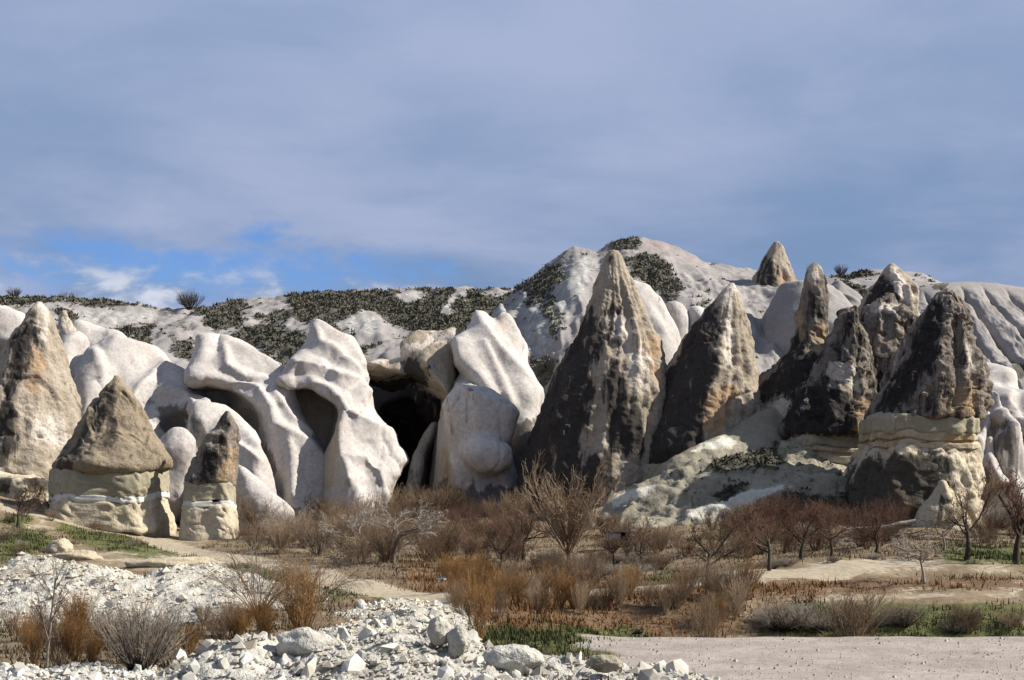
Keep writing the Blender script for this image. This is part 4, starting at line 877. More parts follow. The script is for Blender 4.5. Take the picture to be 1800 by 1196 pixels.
thing_lathe('rock_cone', 'small cream cone with a dark hole, at the foot of the banded pillar', [(848, 1652, 1662), (856, 1644, 1672), (880, 1630, 1688), (910, 1612, 1702), (950, 1596, 1712), (975, 1590, 1716)], 104.5, M['cream'], k=0.7, dargs=dict(flute=0.3, ff=0.5, facet=0.25, fs=0.5, fine=0.1), seed=75, nth=110, nz=90,
            mask=mk_mask(stain_shade=[[(1655, 870), (1662, 880), (1650, 960), (1640, 940)], [(1662, 876), (1672, 876), (1672, 886), (1662, 886)]], wob=3, feather=4))  # small dark square paints the shade inside the hole
# far right pale rocks
rock_sdf('rock_dome', [('+', 1.0, ridge([(1700, 628, 140), (1745, 642, 136), (1800, 690, 131), (1850, 740, 127)], 1.6, 1.3, 5, 1.8) + ridge([(1730, 660, 134), (1765, 720, 127), (1780, 780, 124)], 1.6, 1.6, 4, 1.2))], pbox(1680, 1960, 605, ZB, 116, 150), 0.25, M['pale'], 'sunlit cream dome at the right edge behind the banded pillar', 'rock dome', SM, mk_mask(base=(0, 0, 0.2)), 76)
rock_sdf('rock_dome', [('+', 0.7, ridge([(1738, 682, 124), (1750, 720, 121.5), (1768, 755, 119.5)], 2, 1.8, 2.4, 0.5) + ell(1745, 745, 120.5, 19, 20, 22) + ridge([(1760, 735, 127), (1800, 745, 124), (1840, 760, 122)], 2, 2.5, 3, 0.6) + ridge([(1775, 800, 123), (1800, 840, 120)], 2, 2, 3, 0.8))], pbox(1690, 1860, 670, ZB, 113, 132), 0.17, M['pale'],
         'knobbly grey outcrop with a dark stained face at the right edge', 'rock dome', dict(flute=0.3, ff=0.4, facet=0.2, fs=0.4, fine=0.08), pale_mask(stain_shade=[[(1755, 740), (1790, 738), (1800, 800), (1780, 830), (1760, 790)]]), 77)
rock_sdf('rock_fin', [('+', 0.4, chain([(1722, 735, 120, 4), (1726, 790, 118.5, 20), (1732, 840, 118, 30)], p=1.8) + chain([(1756, 772, 118, 4), (1762, 815, 117.5, 17), (1766, 848, 117, 22)], p=1.8))], pbox(1690, 1800, 720, 880, 112, 124), 0.15, M['pale'],
         'pair of pale pointed knobs just right of the banded pillar', 'rock fin', dict(flute=0.25, ff=0.5, facet=0.1, fs=0.4, fine=0.06), pale_mask(stain_shade=[[(1715, 800), (1730, 810), (1725, 850), (1712, 850)]]), 78)
# ------------------------------------------------------------------ talus skirt below the dark cones
def build_talus():
    V, Q = sdf_mesh([('+', 1.2, ridge([(1520, 770, 125), (1440, 772, 122), (1370, 778, 119), (1300, 800, 116.5), (1200, 835, 115), (1120, 868, 114.5), (1070, 890, 114.5)], 0.75, 0.7, 16, 1.4, 1.0)
                     + ridge([(1520, 868, 114), (1430, 860, 113), (1372, 850, 112.5), (1310, 872, 111), (1215, 905, 109.5), (1120, 925, 108.5)], 0.8, 0.6, 12, 0.5, 1.0) + ridge([(1180, 850, 120), (1110, 856, 122), (1060, 872, 124)], 0.8, 0.8, 12, 1, 1))],
                    pbox(1000, 1620, 740, 960, 98, 146), 0.26, (0.8, 0.12), 5)
    Nn = vnormals(V, Q); V = V + Nn * rock_disp(V, 79, flute=0.55, ff=0.32, facet=0.28, fs=0.4, fine=0.28, big=0.5, crack=0.15)[:, None]
    a = mk_mask(stain_shade=[[(1255, 810), (1370, 770), (1380, 815), (1330, 825), (1250, 830)], [(1260, 870), (1330, 830), (1320, 850), (1270, 885)], [(1380, 870), (1500, 870), (1500, 920), (1400, 920)]], pale=[[(1200, 900), (1370, 850), (1400, 855), (1230, 915)], [(1080, 870), (1150, 850), (1150, 860), (1070, 900)]], base=(0.2, 0.12, 0), wob=8, feather=9)(V, Nn)  # pale strips paint sunlight along the ridges
    tag(solid('talus_slope', V, Q, M['talus'], (V[:, 0].mean(), V[:, 1].mean(), 0), None, a), kind='structure')
    return V, Nn, a, Q
TAL = build_talus()
rock_sdf('rock_ledge', [('+', 0.8, ridge([(1450, 650, 131), (1400, 690, 127), (1320, 734, 122), (1255, 768, 118.8), (1204, 793, 117.2)], 0.9, 0.7, 4, 0.5, 2.0))], pbox(1180, 1490, 665, 850, 110, 142), 0.18, M['talus'],
         'pale sloping ledge ending in a thin beak left of the dark spire', 'rock ledge', dict(flute=0.25, ff=0.3, facet=0.1, fine=0.08), mk_mask(pale=[[(1210, 795), (1270, 760), (1300, 775), (1290, 790)]], base=(0.05, 0, 0.1), feather=8, wob=6), 80, warp=(0.5, 0.15))  # pale patch paints the sunlit nose
# ------------------------------------------------------------------ bare trees and shrubs
def unit(v): return v / (math.sqrt(v @ v) + 1e-9)
def grow(segs, rng, p, d, L, r, lvl, cfg, t0=0.0):
    n = cfg['n'][lvl]; st = L / n; wd = cfg['wander'][lvl]; tr = cfg['trop'][lvl]; tp = cfg.get('taper', 0.35)
    pts = []
    for i in range(n):
        d = unit(d + rng.normal(0, wd, 3) + np.array([0, 0, tr]))
        q = p + d * st; r2 = r * (1 - (1 - tp) / n)
        segs.append((p, q, r, r2, lvl)); pts.append((p, q, d.copy(), r)); p, r = q, r2
    if lvl + 1 >= cfg['levels']: return
    nc = cfg['kids'][lvl]; nc = int(nc + rng.random())
    for c in range(nc):
        t = cfg['start'][lvl] + (1 - cfg['start'][lvl]) * (c + rng.random()) / nc
        k = min(int(t * n), n - 1); a, b, dd, rr = pts[k]; fr = t * n - k
        ang = math.radians(cfg['ang'][lvl] * rng.uniform(0.6, 1.3))
        ax = unit(np.cross(dd, rng.normal(size=3))); nd = dd * math.cos(ang) + ax * math.sin(ang)
        grow(segs, rng, a + (b - a) * fr, nd, L * cfg['ratio'][lvl] * rng.uniform(0.6, 1.2) * (1.15 - 0.5 * t), max(rr * cfg['thin'][lvl], cfg['rmin']), lvl + 1, cfg)
def tubes(segs, sides=3, cap=0.0):
    A = np.array([s[0] for s in segs]); B = np.array([s[1] for s in segs]); ra = np.array([s[2] for s in segs]); rb = np.array([s[3] for s in segs])
    D = B - A; D /= np.linalg.norm(D, axis=1, keepdims=True) + 1e-9
    U = np.cross(D, np.where(np.abs(D[:, 2:3]) > 0.9, [[1., 0, 0]], [[0., 0, 1]])); U /= np.linalg.norm(U, axis=1, keepdims=True); W = np.cross(D, U)
    th = np.arange(sides) * 2 * np.pi / sides; n = len(A)
    ring = U[:, None] * np.cos(th)[None, :, None] + W[:, None] * np.sin(th)[None, :, None]
    V = np.concatenate([A[:, None] + ring * ra[:, None, None], B[:, None] + ring * rb[:, None, None]], 1)
    j = np.arange(sides); j2 = (j + 1) % sides
    q = np.stack([j, j2, j2 + sides, j + sides], 1)
    Fc = (np.arange(n)[:, None, None] * 2 * sides + q[None]).reshape(-1, 4)
    return V.reshape(-1, 3), Fc
CFG = {
 # n segs, wander, tropism, kids, start, angle, length ratio, radius ratio
 'vase':   dict(levels=4, n=[3, 7, 5, 4], wander=[0.05, 0.07, 0.10, 0.13], trop=[0.2, 0.07, 0.06, 0.05], kids=[26, 12, 8], start=[0.3, 0.12, 0.15], ang=[36, 26, 28], ratio=[3.6, 0.42, 0.5], thin=[0.30, 0.5, 0.65], rmin=0.014),
 'orchard':dict(levels=5, n=[3, 5, 5, 4, 3], wander=[0.12, 0.16, 0.18, 0.2, 0.2], trop=[0.1, 0.06, 0.07, 0.08, 0.05], kids=[5, 5, 6, 6], start=[0.6, 0.3, 0.2, 0.15], ang=[58, 40, 40, 45], ratio=[1.7, 0.66, 0.56, 0.5], thin=[0.62, 0.58, 0.55, 0.6], rmin=0.0075),
 'shrub':  dict(levels=3, n=[6, 5, 4], wander=[0.08, 0.11, 0.15], trop=[0.05, 0.06, 0.05], kids=[7, 4.5], start=[0.2, 0.2], ang=[26, 30], ratio=[0.45, 0.5], thin=[0.55, 0.6], rmin=0.006),
 'arch':   dict(levels=3, n=[8, 6, 4], wander=[0.07, 0.1, 0.13], trop=[-0.10, -0.10, -0.08], kids=[10, 4], start=[0.25, 0.2], ang=[28, 32], ratio=[0.45, 0.5], thin=[0.55, 0.6], rmin=0.006),
 'sapling':dict(levels=4, n=[8, 6, 5, 3], wander=[0.05, 0.1, 0.12, 0.15], trop=[0.12, 0.05, 0.05, 0.04], kids=[13, 6, 4], start=[0.25, 0.2, 0.2], ang=[48, 38, 38], ratio=[0.52, 0.5, 0.5], thin=[0.5, 0.5, 0.6], rmin=0.007),
}
def tree_meshes(kind, seed, H, r0, mat_w, mat_t, stems=1, spread=0.0, split=1, sides=5):
    rng = np.random.default_rng(seed); segs = []
    cfg = CFG[kind]
    for s in range(stems):
        a = rng.uniform(0, 2 * np.pi); sp = spread * math.sqrt(rng.random())
        d = unit(np.array([math.cos(a) * sp, math.sin(a) * sp, 1.0])); off = np.array([math.cos(a), math.sin(a), 0]) * sp * 0.25
        grow(segs, rng, off, d, H * rng.uniform(0.75, 1.05) if stems > 1 else H, r0 * (rng.uniform(0.6, 1.1) if stems > 1 else 1), 0, cfg)
    wd = [s for s in segs if s[4] <= split - 1 + (1 if kind in ('vase', 'orchard', 'sapling') else 0)]; tw = [s for s in segs if s not in wd] if False else [s for s in segs if s[4] > split - 1 + (1 if kind in ('vase', 'orchard', 'sapling') else 0)]
    V1, F1 = tubes(wd, sides); V2, F2 = tubes(tw, 3)
    top = max(V2[:, 2].max(), V1[:, 2].max())
    m1 = mesh_np('trunk', V1 / top, F1, mat_w); m2 = mesh_np('crown', V2 / top, F2, mat_t)
    return m1, m2          # unit height
PROTO = {}
def proto(key, *a, **k): PROTO[key] = tree_meshes(*a, **k)
for i in range(2): proto(f'vase{i}', 'vase', 100 + i, 1.3, 0.17, M['tw_gold'], M['tw_gold'])
for i in range(4): proto(f'red{i}', 'orchard', 110 + i, 1.0, 0.085, M['tw_dark'], M['tw_red'])
for i in range(2): proto(f'orch{i}', 'orchard', 120 + i, 1.0, 0.085, M['tw_dark'], M['tw_brown'])
for i in range(2): proto(f'grey{i}', 'orchard', 126 + i, 0.9, 0.07, M['tw_grey'], M['tw_grey'])
for i in range(3): proto(f'brown{i}', 'shrub', 130 + i, 2.2, 0.020, M['tw_brown'], M['tw_brown'], stems=34, spread=0.75)
for i in range(3): proto(f'orange{i}', 'shrub', 140 + i, 2.2, 0.017, M['tw_orange'], M['tw_orange'], stems=40, spread=0.55)
for i in range(2): proto(f'dark{i}', 'shrub', 150 + i, 2.2, 0.020, M['tw_dark'], M['tw_grey'], stems=75, spread=1.1)
for i in range(2): proto(f'arch{i}', 'arch', 160 + i, 3.0, 0.026, M['tw_brown'], M['tw_grey'], stems=26, spread=0.8)
for i in range(2): proto(f'gold{i}', 'shrub', 165 + i, 2.2, 0.016, M['tw_gold'], M['tw_gold'], stems=34, spread=0.6)
for i in range(2): proto(f'redsh{i}', 'shrub', 170 + i, 2.0, 0.016, M['tw_red'], M['tw_red'], stems=34, spread=0.85)
for i in range(2): proto(f'black{i}', 'shrub', 190 + i, 2.0, 0.03, M['tw_dark'], M['tw_dark'], stems=60, spread=1.2)
proto('sapling0', 'sapling', 180, 3.2, 0.07, M['tw_grey'], M['tw_brown'])
SHR = ('black', 'brown', 'orange', 'dark', 'arch', 'gold', 'redsh')
NT = 0
def plant(key, loc, H, label, cat='shrub', group=None, rz=None, wx=1.0, name=None):
    global NT; NT += 1
    rng = random.Random(NT * 7 + 3)
    sh = any(key.startswith(k) for k in SHR)
    e = empty(name or ('bare_shrub' if sh else 'bare_tree'), loc, label, cat, group)
    e.rotation_euler = (0, 0, rng.uniform(0, 6.28) if rz is None else rz)
    e.scale = (H * wx, H * wx, H)
    m1, m2 = PROTO[key]
    link('stems' if sh else 'trunk', m1, e); link('twigs' if sh else 'crown', m2, e)
    return e
def hpx(px, py_base, py_top, Y=None):
    """foot on the ground below pixel (px, py_base), and the height up to py_top"""
    p = ray_ground(px, py_base) if Y is None else foot(px, Y)
    return p, max((EYE + (HZ - py_top) * p[1] / F) - p[2], 0.3)
def tree_at(key, px, pb, pt, label, cat='tree', Y=None, **k):
    p, H = hpx(px, pb, pt, Y); return plant(key, p, H, label, cat, **k)

# named trees
tree_at('vase0', 1000, 998, 790, 'tall golden bare tree with upright fanning branches below the tallest cone', wx=1.0)
tree_at('orch0', 1243, 1035, 885, 'dark forked bare fruit tree beside the pale track, right of the golden tree', wx=1.05)
tree_at('red0', 1352, 1003, 880, 'bare reddish fruit tree at the pale field, first right of the forked tree')
tree_at('red1', 1408, 985, 872, 'bare reddish fruit tree, second right of the forked tree')
tree_at('red2', 1462, 982, 876, 'bare reddish fruit tree left of the brush pile')
tree_at('red3', 1540, 972, 880, 'bare reddish fruit tree behind the fallen grey trunk')
tree_at('grey0', 1625, 1026, 925, 'small bare tree standing alone on the terrace bank at right', wx=0.9)
tree_at('orch1', 1700, 985, 830, 'twisted dark bare tree right of the banded pillar')
tree_at('red1', 1785, 992, 800, 'tall dark bare tree at the right edge of the picture')
tree_at('grey1', 1660, 968, 880, 'grey bare tree in front of the small cream cone')
tree_at('red0', 32, 928, 838, 'dark bare tree at the left edge below the tan cone')
tree_at('orch0', 85, 905, 850, 'low dark bare tree beside the cream ledge at left')
tree_at('grey0', 690, 990, 870, 'pale bare tree left of the dark cave mouth', wx=1.2)
tree_at('grey1', 640, 985, 868, 'thin pale bare tree in the thicket below the cracked fin')
tree_at('orch1', 880, 1005, 905, 'bare brown tree in the thicket below the bulbous dome')
tree_at('red2', 920, 985, 880, 'dark reddish bare tree left of the golden tree')
tree_at('orch1', 1080, 1000, 905, 'dark bare tree beside the whitish shed')
tree_at('red3', 1130, 1000, 900, 'reddish bare tree right of the whitish shed')
tree_at('sapling0', 82, 1185, 955, 'sparse grey sapling standing before the rubble heap at lower left', wx=0.8)
tree_at('dark0', 245, 1190, 1030, 'dense dark round bush in front of the rubble heap at lower left', 'bush', wx=0.85)
tree_at('orange0', 530, 1140, 960, 'large orange brown bush left of the foreground stones', 'bush', wx=0.8)
tree_at('arch0', 455, 1080, 925, 'arching grey brown bush leaning over the path', 'bush', wx=0.9)
tree_at('arch1', 560, 1060, 930, 'arching brown bush behind the large orange brown bush', 'bush', wx=0.9)
tree_at('orange1', 845, 1130, 985, 'tall orange willow bush right of the foreground stones', 'bush', wx=0.7)
tree_at('gold0', 1245, 1122, 1030, 'pale straw coloured bush at the back edge of the gravel, left of the ditch', 'bush', Y=46.5, wx=0.8)
tree_at('gold1', 1500, 1118, 1015, 'spreading pale brown bush in the ditch behind the gravel', 'bush', Y=50, wx=1.2)
# skyline bushes
def on_hill(H, px, py):
    V = H[0]; x, y = to_px(V); d = (x - px) ** 2 + (y - py) ** 2 * 0.6; k = np.argsort(d)[:40]; return V[k[np.argmax(V[k, 2])]]
for key, px, py, top, lab, wx, HH in (('black0', 335, 541, 505, 'round bare bush alone on the left skyline', 1.0, H1), ('black1', 25, 524, 502, 'spiky bare bush on the skyline at the far left', 0.9, H1), ('arch0', 112, 524, 508, 'thin crooked bush on the left skyline above the tan cone', 0.6, H1),
                                 ('arch1', 130, 525, 508, 'second thin crooked bush on the left skyline', 0.6, H1), ('black1', 1478, 485, 462, 'dark bush on the skyline right of the thin spire', 0.8, H3), ('black1', 1430, 495, 458, 'dark bush just showing behind the tip of the thin spire', 0.6, H3)):
    q = on_hill(HH, px, py); q = np.array([(px - 900) * q[1] / F, q[1], q[2] - 0.3]); plant(key, q, max(EYE + (HZ - top) * q[1] / F - q[2], 0.8), lab, 'bush', wx=wx)
# thickets: shrubs nothing tells apart share one label
rng = np.random.default_rng(3)
COLW = dict(brown='brown', orange='rusty orange', dark='dark grey', arch='arching grey brown', gold='straw coloured', redsh='reddish')
def thicket(poly, n, keys, hpix, label, group, wx=(0.7, 1.1), Yrange=None):
    xs = [p[0] for p in poly]; ys = [p[1] for p in poly]; c = 0; tries = 0
    while c < n and tries < 4000:
        tries += 1; x, y = rng.uniform(min(xs), max(xs)), rng.uniform(min(ys), max(ys))
        if poly_sd(np.array([x]), np.array([y]), poly)[0] > 0: continue
        p = ray_ground(x, y); H = rng.uniform(*hpix) * p[1] / F
        key = keys[int(rng.integers(len(keys)))]; u = (x - min(xs)) / (max(xs) - min(xs))
        third = ', ' + ('towards its left end', 'about midway along', 'towards its right end')[min(int(u * 3), 2)] if n > 12 else ''
        plant(key, p, H, COLW[key[:-1]] + ' ' + label + third, 'shrub', group, wx=rng.uniform(*wx)); c += 1
thicket([(430, 930), (600, 900), (780, 915), (800, 985), (640, 1000), (430, 965)], 50, ['brown0', 'brown1', 'brown2', 'gold0', 'arch0'], (40, 90), 'shrub in the thicket below the white fins', 'thicket below the white fins', (0.8, 1.3))
thicket([(790, 905), (930, 915), (930, 1000), (790, 990)], 30, ['redsh0', 'brown1', 'redsh1', 'brown0'], (35, 75), 'shrub in the thicket below the bulbous dome', 'thicket below the dome', (0.8, 1.3))
thicket([(1050, 935), (1300, 930), (1330, 985), (1060, 985)], 24, ['redsh0', 'brown1', 'redsh1', 'gold1'], (26, 55), 'low shrub below the grey talus slope', 'thicket below the talus', (0.8, 1.2))
thicket([(1300, 925), (1560, 925), (1600, 960), (1300, 985)], 36, ['redsh0', 'redsh1', 'brown2'], (40, 80), 'shrub in the strip under the fruit trees', 'undergrowth of the orchard', (0.8, 1.3))
thicket([(1700, 880), (1800, 880), (1800, 960), (1720, 965)], 16, ['redsh0', 'brown2', 'dark0'], (35, 70), 'shrub under the dark trees at the right edge', 'undergrowth at the right edge', (0.8, 1.2))
thicket([(770, 1010), (960, 1025), (1330, 1050), (1330, 1105), (960, 1100), (790, 1095)], 54, ['orange0', 'orange1', 'orange2', 'brown0', 'gold0', 'gold1'], (45, 85), 'shrub in the belt behind the gravel terrace', 'rust brown belt behind the terrace', (0.7, 1.1))
thicket([(930, 985), (1180, 990), (1150, 1015), (930, 1015)], 18, ['brown0', 'dark1', 'arch1'], (18, 34), 'low bramble in front of the golden tree', 'brambles by the golden tree', (1.0, 1.6))
thicket([(1340, 1095), (1800, 1100), (1800, 1118), (1340, 1116)], 22, ['brown0', 'brown2', 'dark0', 'dark1'], (30, 52), 'low bramble in the ditch behind the gravel', 'brambles in the ditch', (1.1, 1.8))
thicket([(0, 1090), (140, 1120), (300, 1150), (160, 1185), (0, 1185)], 14, ['orange1', 'orange2', 'brown0'], (50, 110), 'shrub in the patch at the lower left edge', 'shrubs at the lower left', (0.6, 0.9))
thicket([(350, 1090), (640, 1120), (520, 1150), (330, 1160)], 12, ['orange1', 'orange2', 'brown1'], (45, 80), 'low shrub round the large orange brown bush', 'shrubs round the orange bush', (0.7, 1.1))
thicket([(0, 905), (90, 905), (300, 965), (120, 965), (0, 985)], 16, ['brown0', 'arch0', 'brown2'], (12, 26), 'low shrub on the slope left of the path', 'shrubs on the left slope', (1.0, 1.8))
thicket([(300, 905), (430, 905), (520, 960), (420, 955)], 14, ['brown0', 'brown1', 'gold0'], (22, 45), 'shrub at the foot of the small dark cone', 'shrubs at the small cone', (0.9, 1.3))
thicket([(1300, 1000), (1450, 990), (1570, 980), (1570, 988), (1310, 1010)], 7, ['dark1', 'arch1'], (12, 22), 'flat bramble along the pale field', 'brambles along the field', (1.5, 2.5))

# ------------------------------------------------------------------ grass, tufts and hill scrub (uncountable)
def blades(name, Pn, mat, h, w, n, seed, lean=0.5, spread=0.25):
    r = np.random.default_rng(seed); m = len(Pn) * n
    base = np.repeat(Pn, n, 0) + np.concatenate([r.normal(0, spread, (m, 2)), np.full((m, 1), -0.03)], 1)
    a = r.uniform(0, 2 * np.pi, m); hh = np.repeat(0.45 + 1.1 * r.random(len(Pn)) ** 2, n) * h * r.uniform(0.6, 1.2, m)
    d = np.stack([np.cos(a), np.sin(a)], 1) * (r.random(m) * lean)[:, None] * hh[:, None]
    s = np.stack([-np.sin(a), np.cos(a), 0 * a], 1) * (w * r.uniform(0.6, 1.4, m))[:, None]
    tip = base.copy(); tip[:, :2] += d; tip[:, 2] += hh
    V = np.stack([base - s, base + s, tip], 1).reshape(-1, 3); Fc = np.arange(len(V)).reshape(-1, 3)
    return mesh_np(name, V, Fc, mat, False)
def scatter_ground(n, seed, X=(-32, 32), Y=(34, 112)):
    r = np.random.default_rng(seed); y = r.uniform(Y[0], Y[1], n); x = r.uniform(-0.40, 0.40, n) * y
    return np.stack([x, y, ground_z(x, y)], 1)
G0 = scatter_ground(60000, 77); gpx, gpy = to_px(G0)
grav = sstep(1.6, 4.2, G0[:, 0] + 0.12 * (G0[:, 1] - 40)) * sstep(46.4, 46.0, G0[:, 1]); pth = ground_paths(gpx, gpy, G0)
GREEN = [[(860, 1110), (1100, 1105), (1130, 1120), (1080, 1150), (900, 1160), (820, 1140)], [(1420, 1060), (1800, 1060), (1800, 1122), (1330, 1122)],
         [(1650, 960), (1800, 958), (1800, 995), (1660, 990)], [(100, 905), (290, 945), (300, 970), (420, 1010), (330, 1010), (150, 960), (90, 930)], [(380, 985), (640, 1045), (600, 1052), (380, 1005)], [(0, 905), (60, 905), (120, 960), (0, 990)]]
RUST = [[(720, 985), (960, 1000), (1300, 1035), (1330, 1120), (800, 1130), (700, 1060)], [(1180, 1022), (1560, 1010), (1800, 1015), (1800, 1050), (1440, 1060), (1200, 1045)]]
gm = pmask(gpx, gpy, GREEN, 10, 20, G0, 0.4); rm = pmask(gpx, gpy, RUST, 14, 20, G0, 0.4)
free = ((grav < 0.3) | ((np.random.default_rng(8).random(len(G0)) < 0.02) & (grav < 0.99))) & (pth < 0.15); rr = np.random.default_rng(5).random(len(G0))
selg = free & (gm > rr * 0.8 + 0.15); selr = free & ~selg & (rm > rr * 1.5 + 0.1); seld = free & ~selg & ~selr & (rr < 0.5)
tag(link('green_grass', blades('green_grass', G0[selg], M['grass_green'], 0.22, 0.03, 7, 1)), 'short green grass on the terrace banks', 'grass', kind='stuff')
tag(link('rust_grass', blades('rust_grass', G0[selr], M['grass_rust'], 0.26, 0.03, 6, 2, 1.3, 0.4)), 'rust coloured dry grass behind the gravel terrace', 'grass', kind='stuff')
tag(link('dry_grass', blades('dry_grass', G0[seld], M['grass_dry'], 0.20, 0.03, 5, 3, 1.2, 0.35)), 'straw coloured dry grass over the valley floor', 'grass', kind='stuff')
def scrub_on(name, H, dens, seed, h, label, thr=0.45):
    V, Nn, a, Q = H; r = np.random.default_rng(seed)
    T = np.vstack([Q[:, [0, 1, 2]], Q[:, [0, 2, 3]]]); ar = np.linalg.norm(np.cross(V[T[:, 1]] - V[T[:, 0]], V[T[:, 2]] - V[T[:, 0]]), axis=1) / 2
    m = a[T, 0].mean(1); wgt = ar * np.where(m > thr, m, m ** 2 * 0.25 + 0.012)
    n = int(wgt.sum() * dens); k = r.choice(len(T), n, p=wgt / wgt.sum()); u, v = r.random(n), r.random(n); f = u + v > 1; u[f], v[f] = 1 - u[f], 1 - v[f]
    Pn = V[T[k, 0]] + u[:, None] * (V[T[k, 1]] - V[T[k, 0]]) + v[:, None] * (V[T[k, 2]] - V[T[k, 0]])
    x, y = to_px(Pn); Pn = Pn[(x > -60) & (x < 1860)]
    tag(link(name, blades(name, Pn, M['scrub'], h, h * 0.5, 6, seed + 1, 1.5, h * 0.6)), label, 'scrub', kind='stuff')
scrub_on('hillside_scrub', H1, 4.6, 11, 0.32, 'dark low scrub covering the left and middle hillside')
scrub_on('peak_hill_scrub', H2, 4.6, 13, 0.32, 'dark low scrub on the slopes of the peak hill')
scrub_on('far_ridge_scrub', H3, 4, 15, 0.4, 'dark low scrub on the far right ridge')
scrub_on('talus_scrub', TAL, 6, 17, 0.25, 'dark low scrub on the grey talus slope')
# ------------------------------------------------------------------ rubble heaps: mound + stones as parts
rngs = np.random.default_rng(21)
def stone_mesh(seed):
    r = np.random.default_rng(seed); bm = bmesh.new()
    ax = np.array([1.0, r.uniform(0.6, 0.95), r.uniform(0.5, 0.85)])
    for k in range(22):
        v = r.normal(size=3); v /= np.linalg.norm(v); v = np.sign(v) * np.abs(v) ** 0.85; v /= np.linalg.norm(v) ** 0.8
        bm.verts.new(v * ax * r.uniform(0.85, 1.1) * 0.5)
    res = bmesh.ops.convex_hull(bm, input=bm.verts)
    bmesh.ops.delete(bm, geom=list({g for g in list(res['geom_interior']) + list(res['geom_unused']) if isinstance(g, bmesh.types.BMVert)}), context='VERTS')
    bmesh.ops.bevel(bm, geom=[e for e in bm.edges], offset=0.03, segments=1, affect='EDGES') if False else None
    bm.normal_update(); me = bpy.data.meshes.new('stone'); bm.to_mesh(me); bm.free(); me.materials.append(M['stone']); return me
STONES = [stone_mesh(300 + k) for k in range(14)]
def heap(label, humps, xr, yr, n_big, size, n_small, seed, extra_mask=None):
    """humps: (px, py_top, Y, sx, sy) gaussian mounds over the ground"""
    r = np.random.default_rng(seed)
    hs = []
    for px, py, Y, sx, sy in humps:
        X = (px - 900) * Y / F; hs.append((X, Y, EYE + (HZ - py) * Y / F - float(ground_z(X, Y)), sx, sy))
    def top(X, Y):
        h = np.zeros(np.shape(X))
        for a, b, z, sx, sy in hs: h = np.maximum(h, z * np.exp(-(((X - a) / sx) ** 2 + ((Y - b) / sy) ** 2)))
        q = np.stack([X, Y, X * 0], -1).reshape(-1, 3)
        lump = (0.30 * fbm(q * 0.7, seed, 4)).reshape(np.shape(X)) * np.clip(h * 1.5, 0, 1)
        return ground_z(X, Y) + h + lump - 0.10, h
    xs = np.arange(xr[0], xr[1], 0.13); ys = np.arange(yr[0], yr[1], 0.13); X, Y = np.meshgrid(xs, ys); Z, h = top(X, Y)
    Z = np.where(h < 0.05, Z - 0.3, Z)
    V = np.stack([X, Y, Z], -1).reshape(-1, 3); nx = len(xs); i = np.arange(len(ys) - 1)[:, None] * nx; j = np.arange(nx - 1)[None]
    Q = np.stack([i + j, i + j + 1, i + nx + j + 1, i + nx + j], -1).reshape(-1, 4)
    keep = (h.reshape(-1)[Q] > 0.02).any(1); Q = Q[keep]
    used = np.unique(Q); mp = np.full(len(V), -1); mp[used] = np.arange(len(used)); V = V[used]; Q = mp[Q]
    e = empty('rubble_heap', (hs[0][0], hs[0][1], 0), label, 'rubble heap'); b0 = np.array(e.location)
    d = 0.10 * fbm(V * 3.0, seed + 1, 3); V[:, 2] += d
    solid('mound', V, Q, M['rubble'], b0, e, np.stack([0.55 * sstep(-0.1, 0.5, fbm(V * 0.5, seed + 8, 3)), 0.5 * sstep(0.0, 0.6, fbm(V * 0.4, seed + 9, 3)), np.zeros(len(V))], 1))
    def place(n):
        x = r.uniform(xr[0], xr[1], n * 6); y = r.uniform(yr[0], yr[1], n * 6); z, hh = top(x, y)
        ok = np.where(hh > 0.12)[0][:n]; return x[ok], y[ok], z[ok]
    x, y, z = place(n_big)
    for k in range(len(x)):
        o = bpy.data.objects.new('stone', STONES[int(r.integers(len(STONES)))]); COL.objects.link(o); o.parent = e
        s = size * (math.exp(r.normal(0.45, 0.35)) if k % 4 == 0 else math.exp(r.normal(-0.15, 0.35))); s = min(s, size * 2.6)
        o.location = (x[k] - b0[0], y[k] - b0[1], z[k] - b0[2] - s * 0.02); o.rotation_euler = tuple(r.uniform(0, 6.28, 3)); o.scale = (s * r.uniform(0.8, 1.3), s, s * r.uniform(0.7, 1.0))
    # chips too small to pick out one by one
    x, y, z = place(n_small); n = len(x)
    oc = np.array([[1, 0, 0], [-1, 0, 0], [0, 1, 0], [0, -1, 0], [0, 0, 1], [0, 0, -1]], float)
    tri = np.array([[0, 2, 4], [2, 1, 4], [1, 3, 4], [3, 0, 4], [2, 0, 5], [1, 2, 5], [3, 1, 5], [0, 3, 5]])
    s = size * 0.28 * np.exp(r.normal(0, 0.4, n)); jit = r.uniform(0.5, 1.2, (n, 6, 1)); ang = r.uniform(0, 6.28, n)
    O = oc[None] * jit * s[:, None, None]
    Rz = np.stack([np.stack([np.cos(ang), -np.sin(ang), 0 * ang], 1), np.stack([np.sin(ang), np.cos(ang), 0 * ang], 1), np.stack([0 * ang, 0 * ang, 0 * ang + 0.7], 1)], 1)
    O = O @ Rz.transpose(0, 2, 1)
    Vs = (O + np.stack([x, y, z + s * 0.2], 1)[:, None]).reshape(-1, 3); Fs = (np.arange(n)[:, None, None] * 6 + tri[None]).reshape(-1, 3)
    c = solid('chips', Vs, Fs, M['stone'], b0, e, None, False); c['kind'] = 'stuff'
    return e
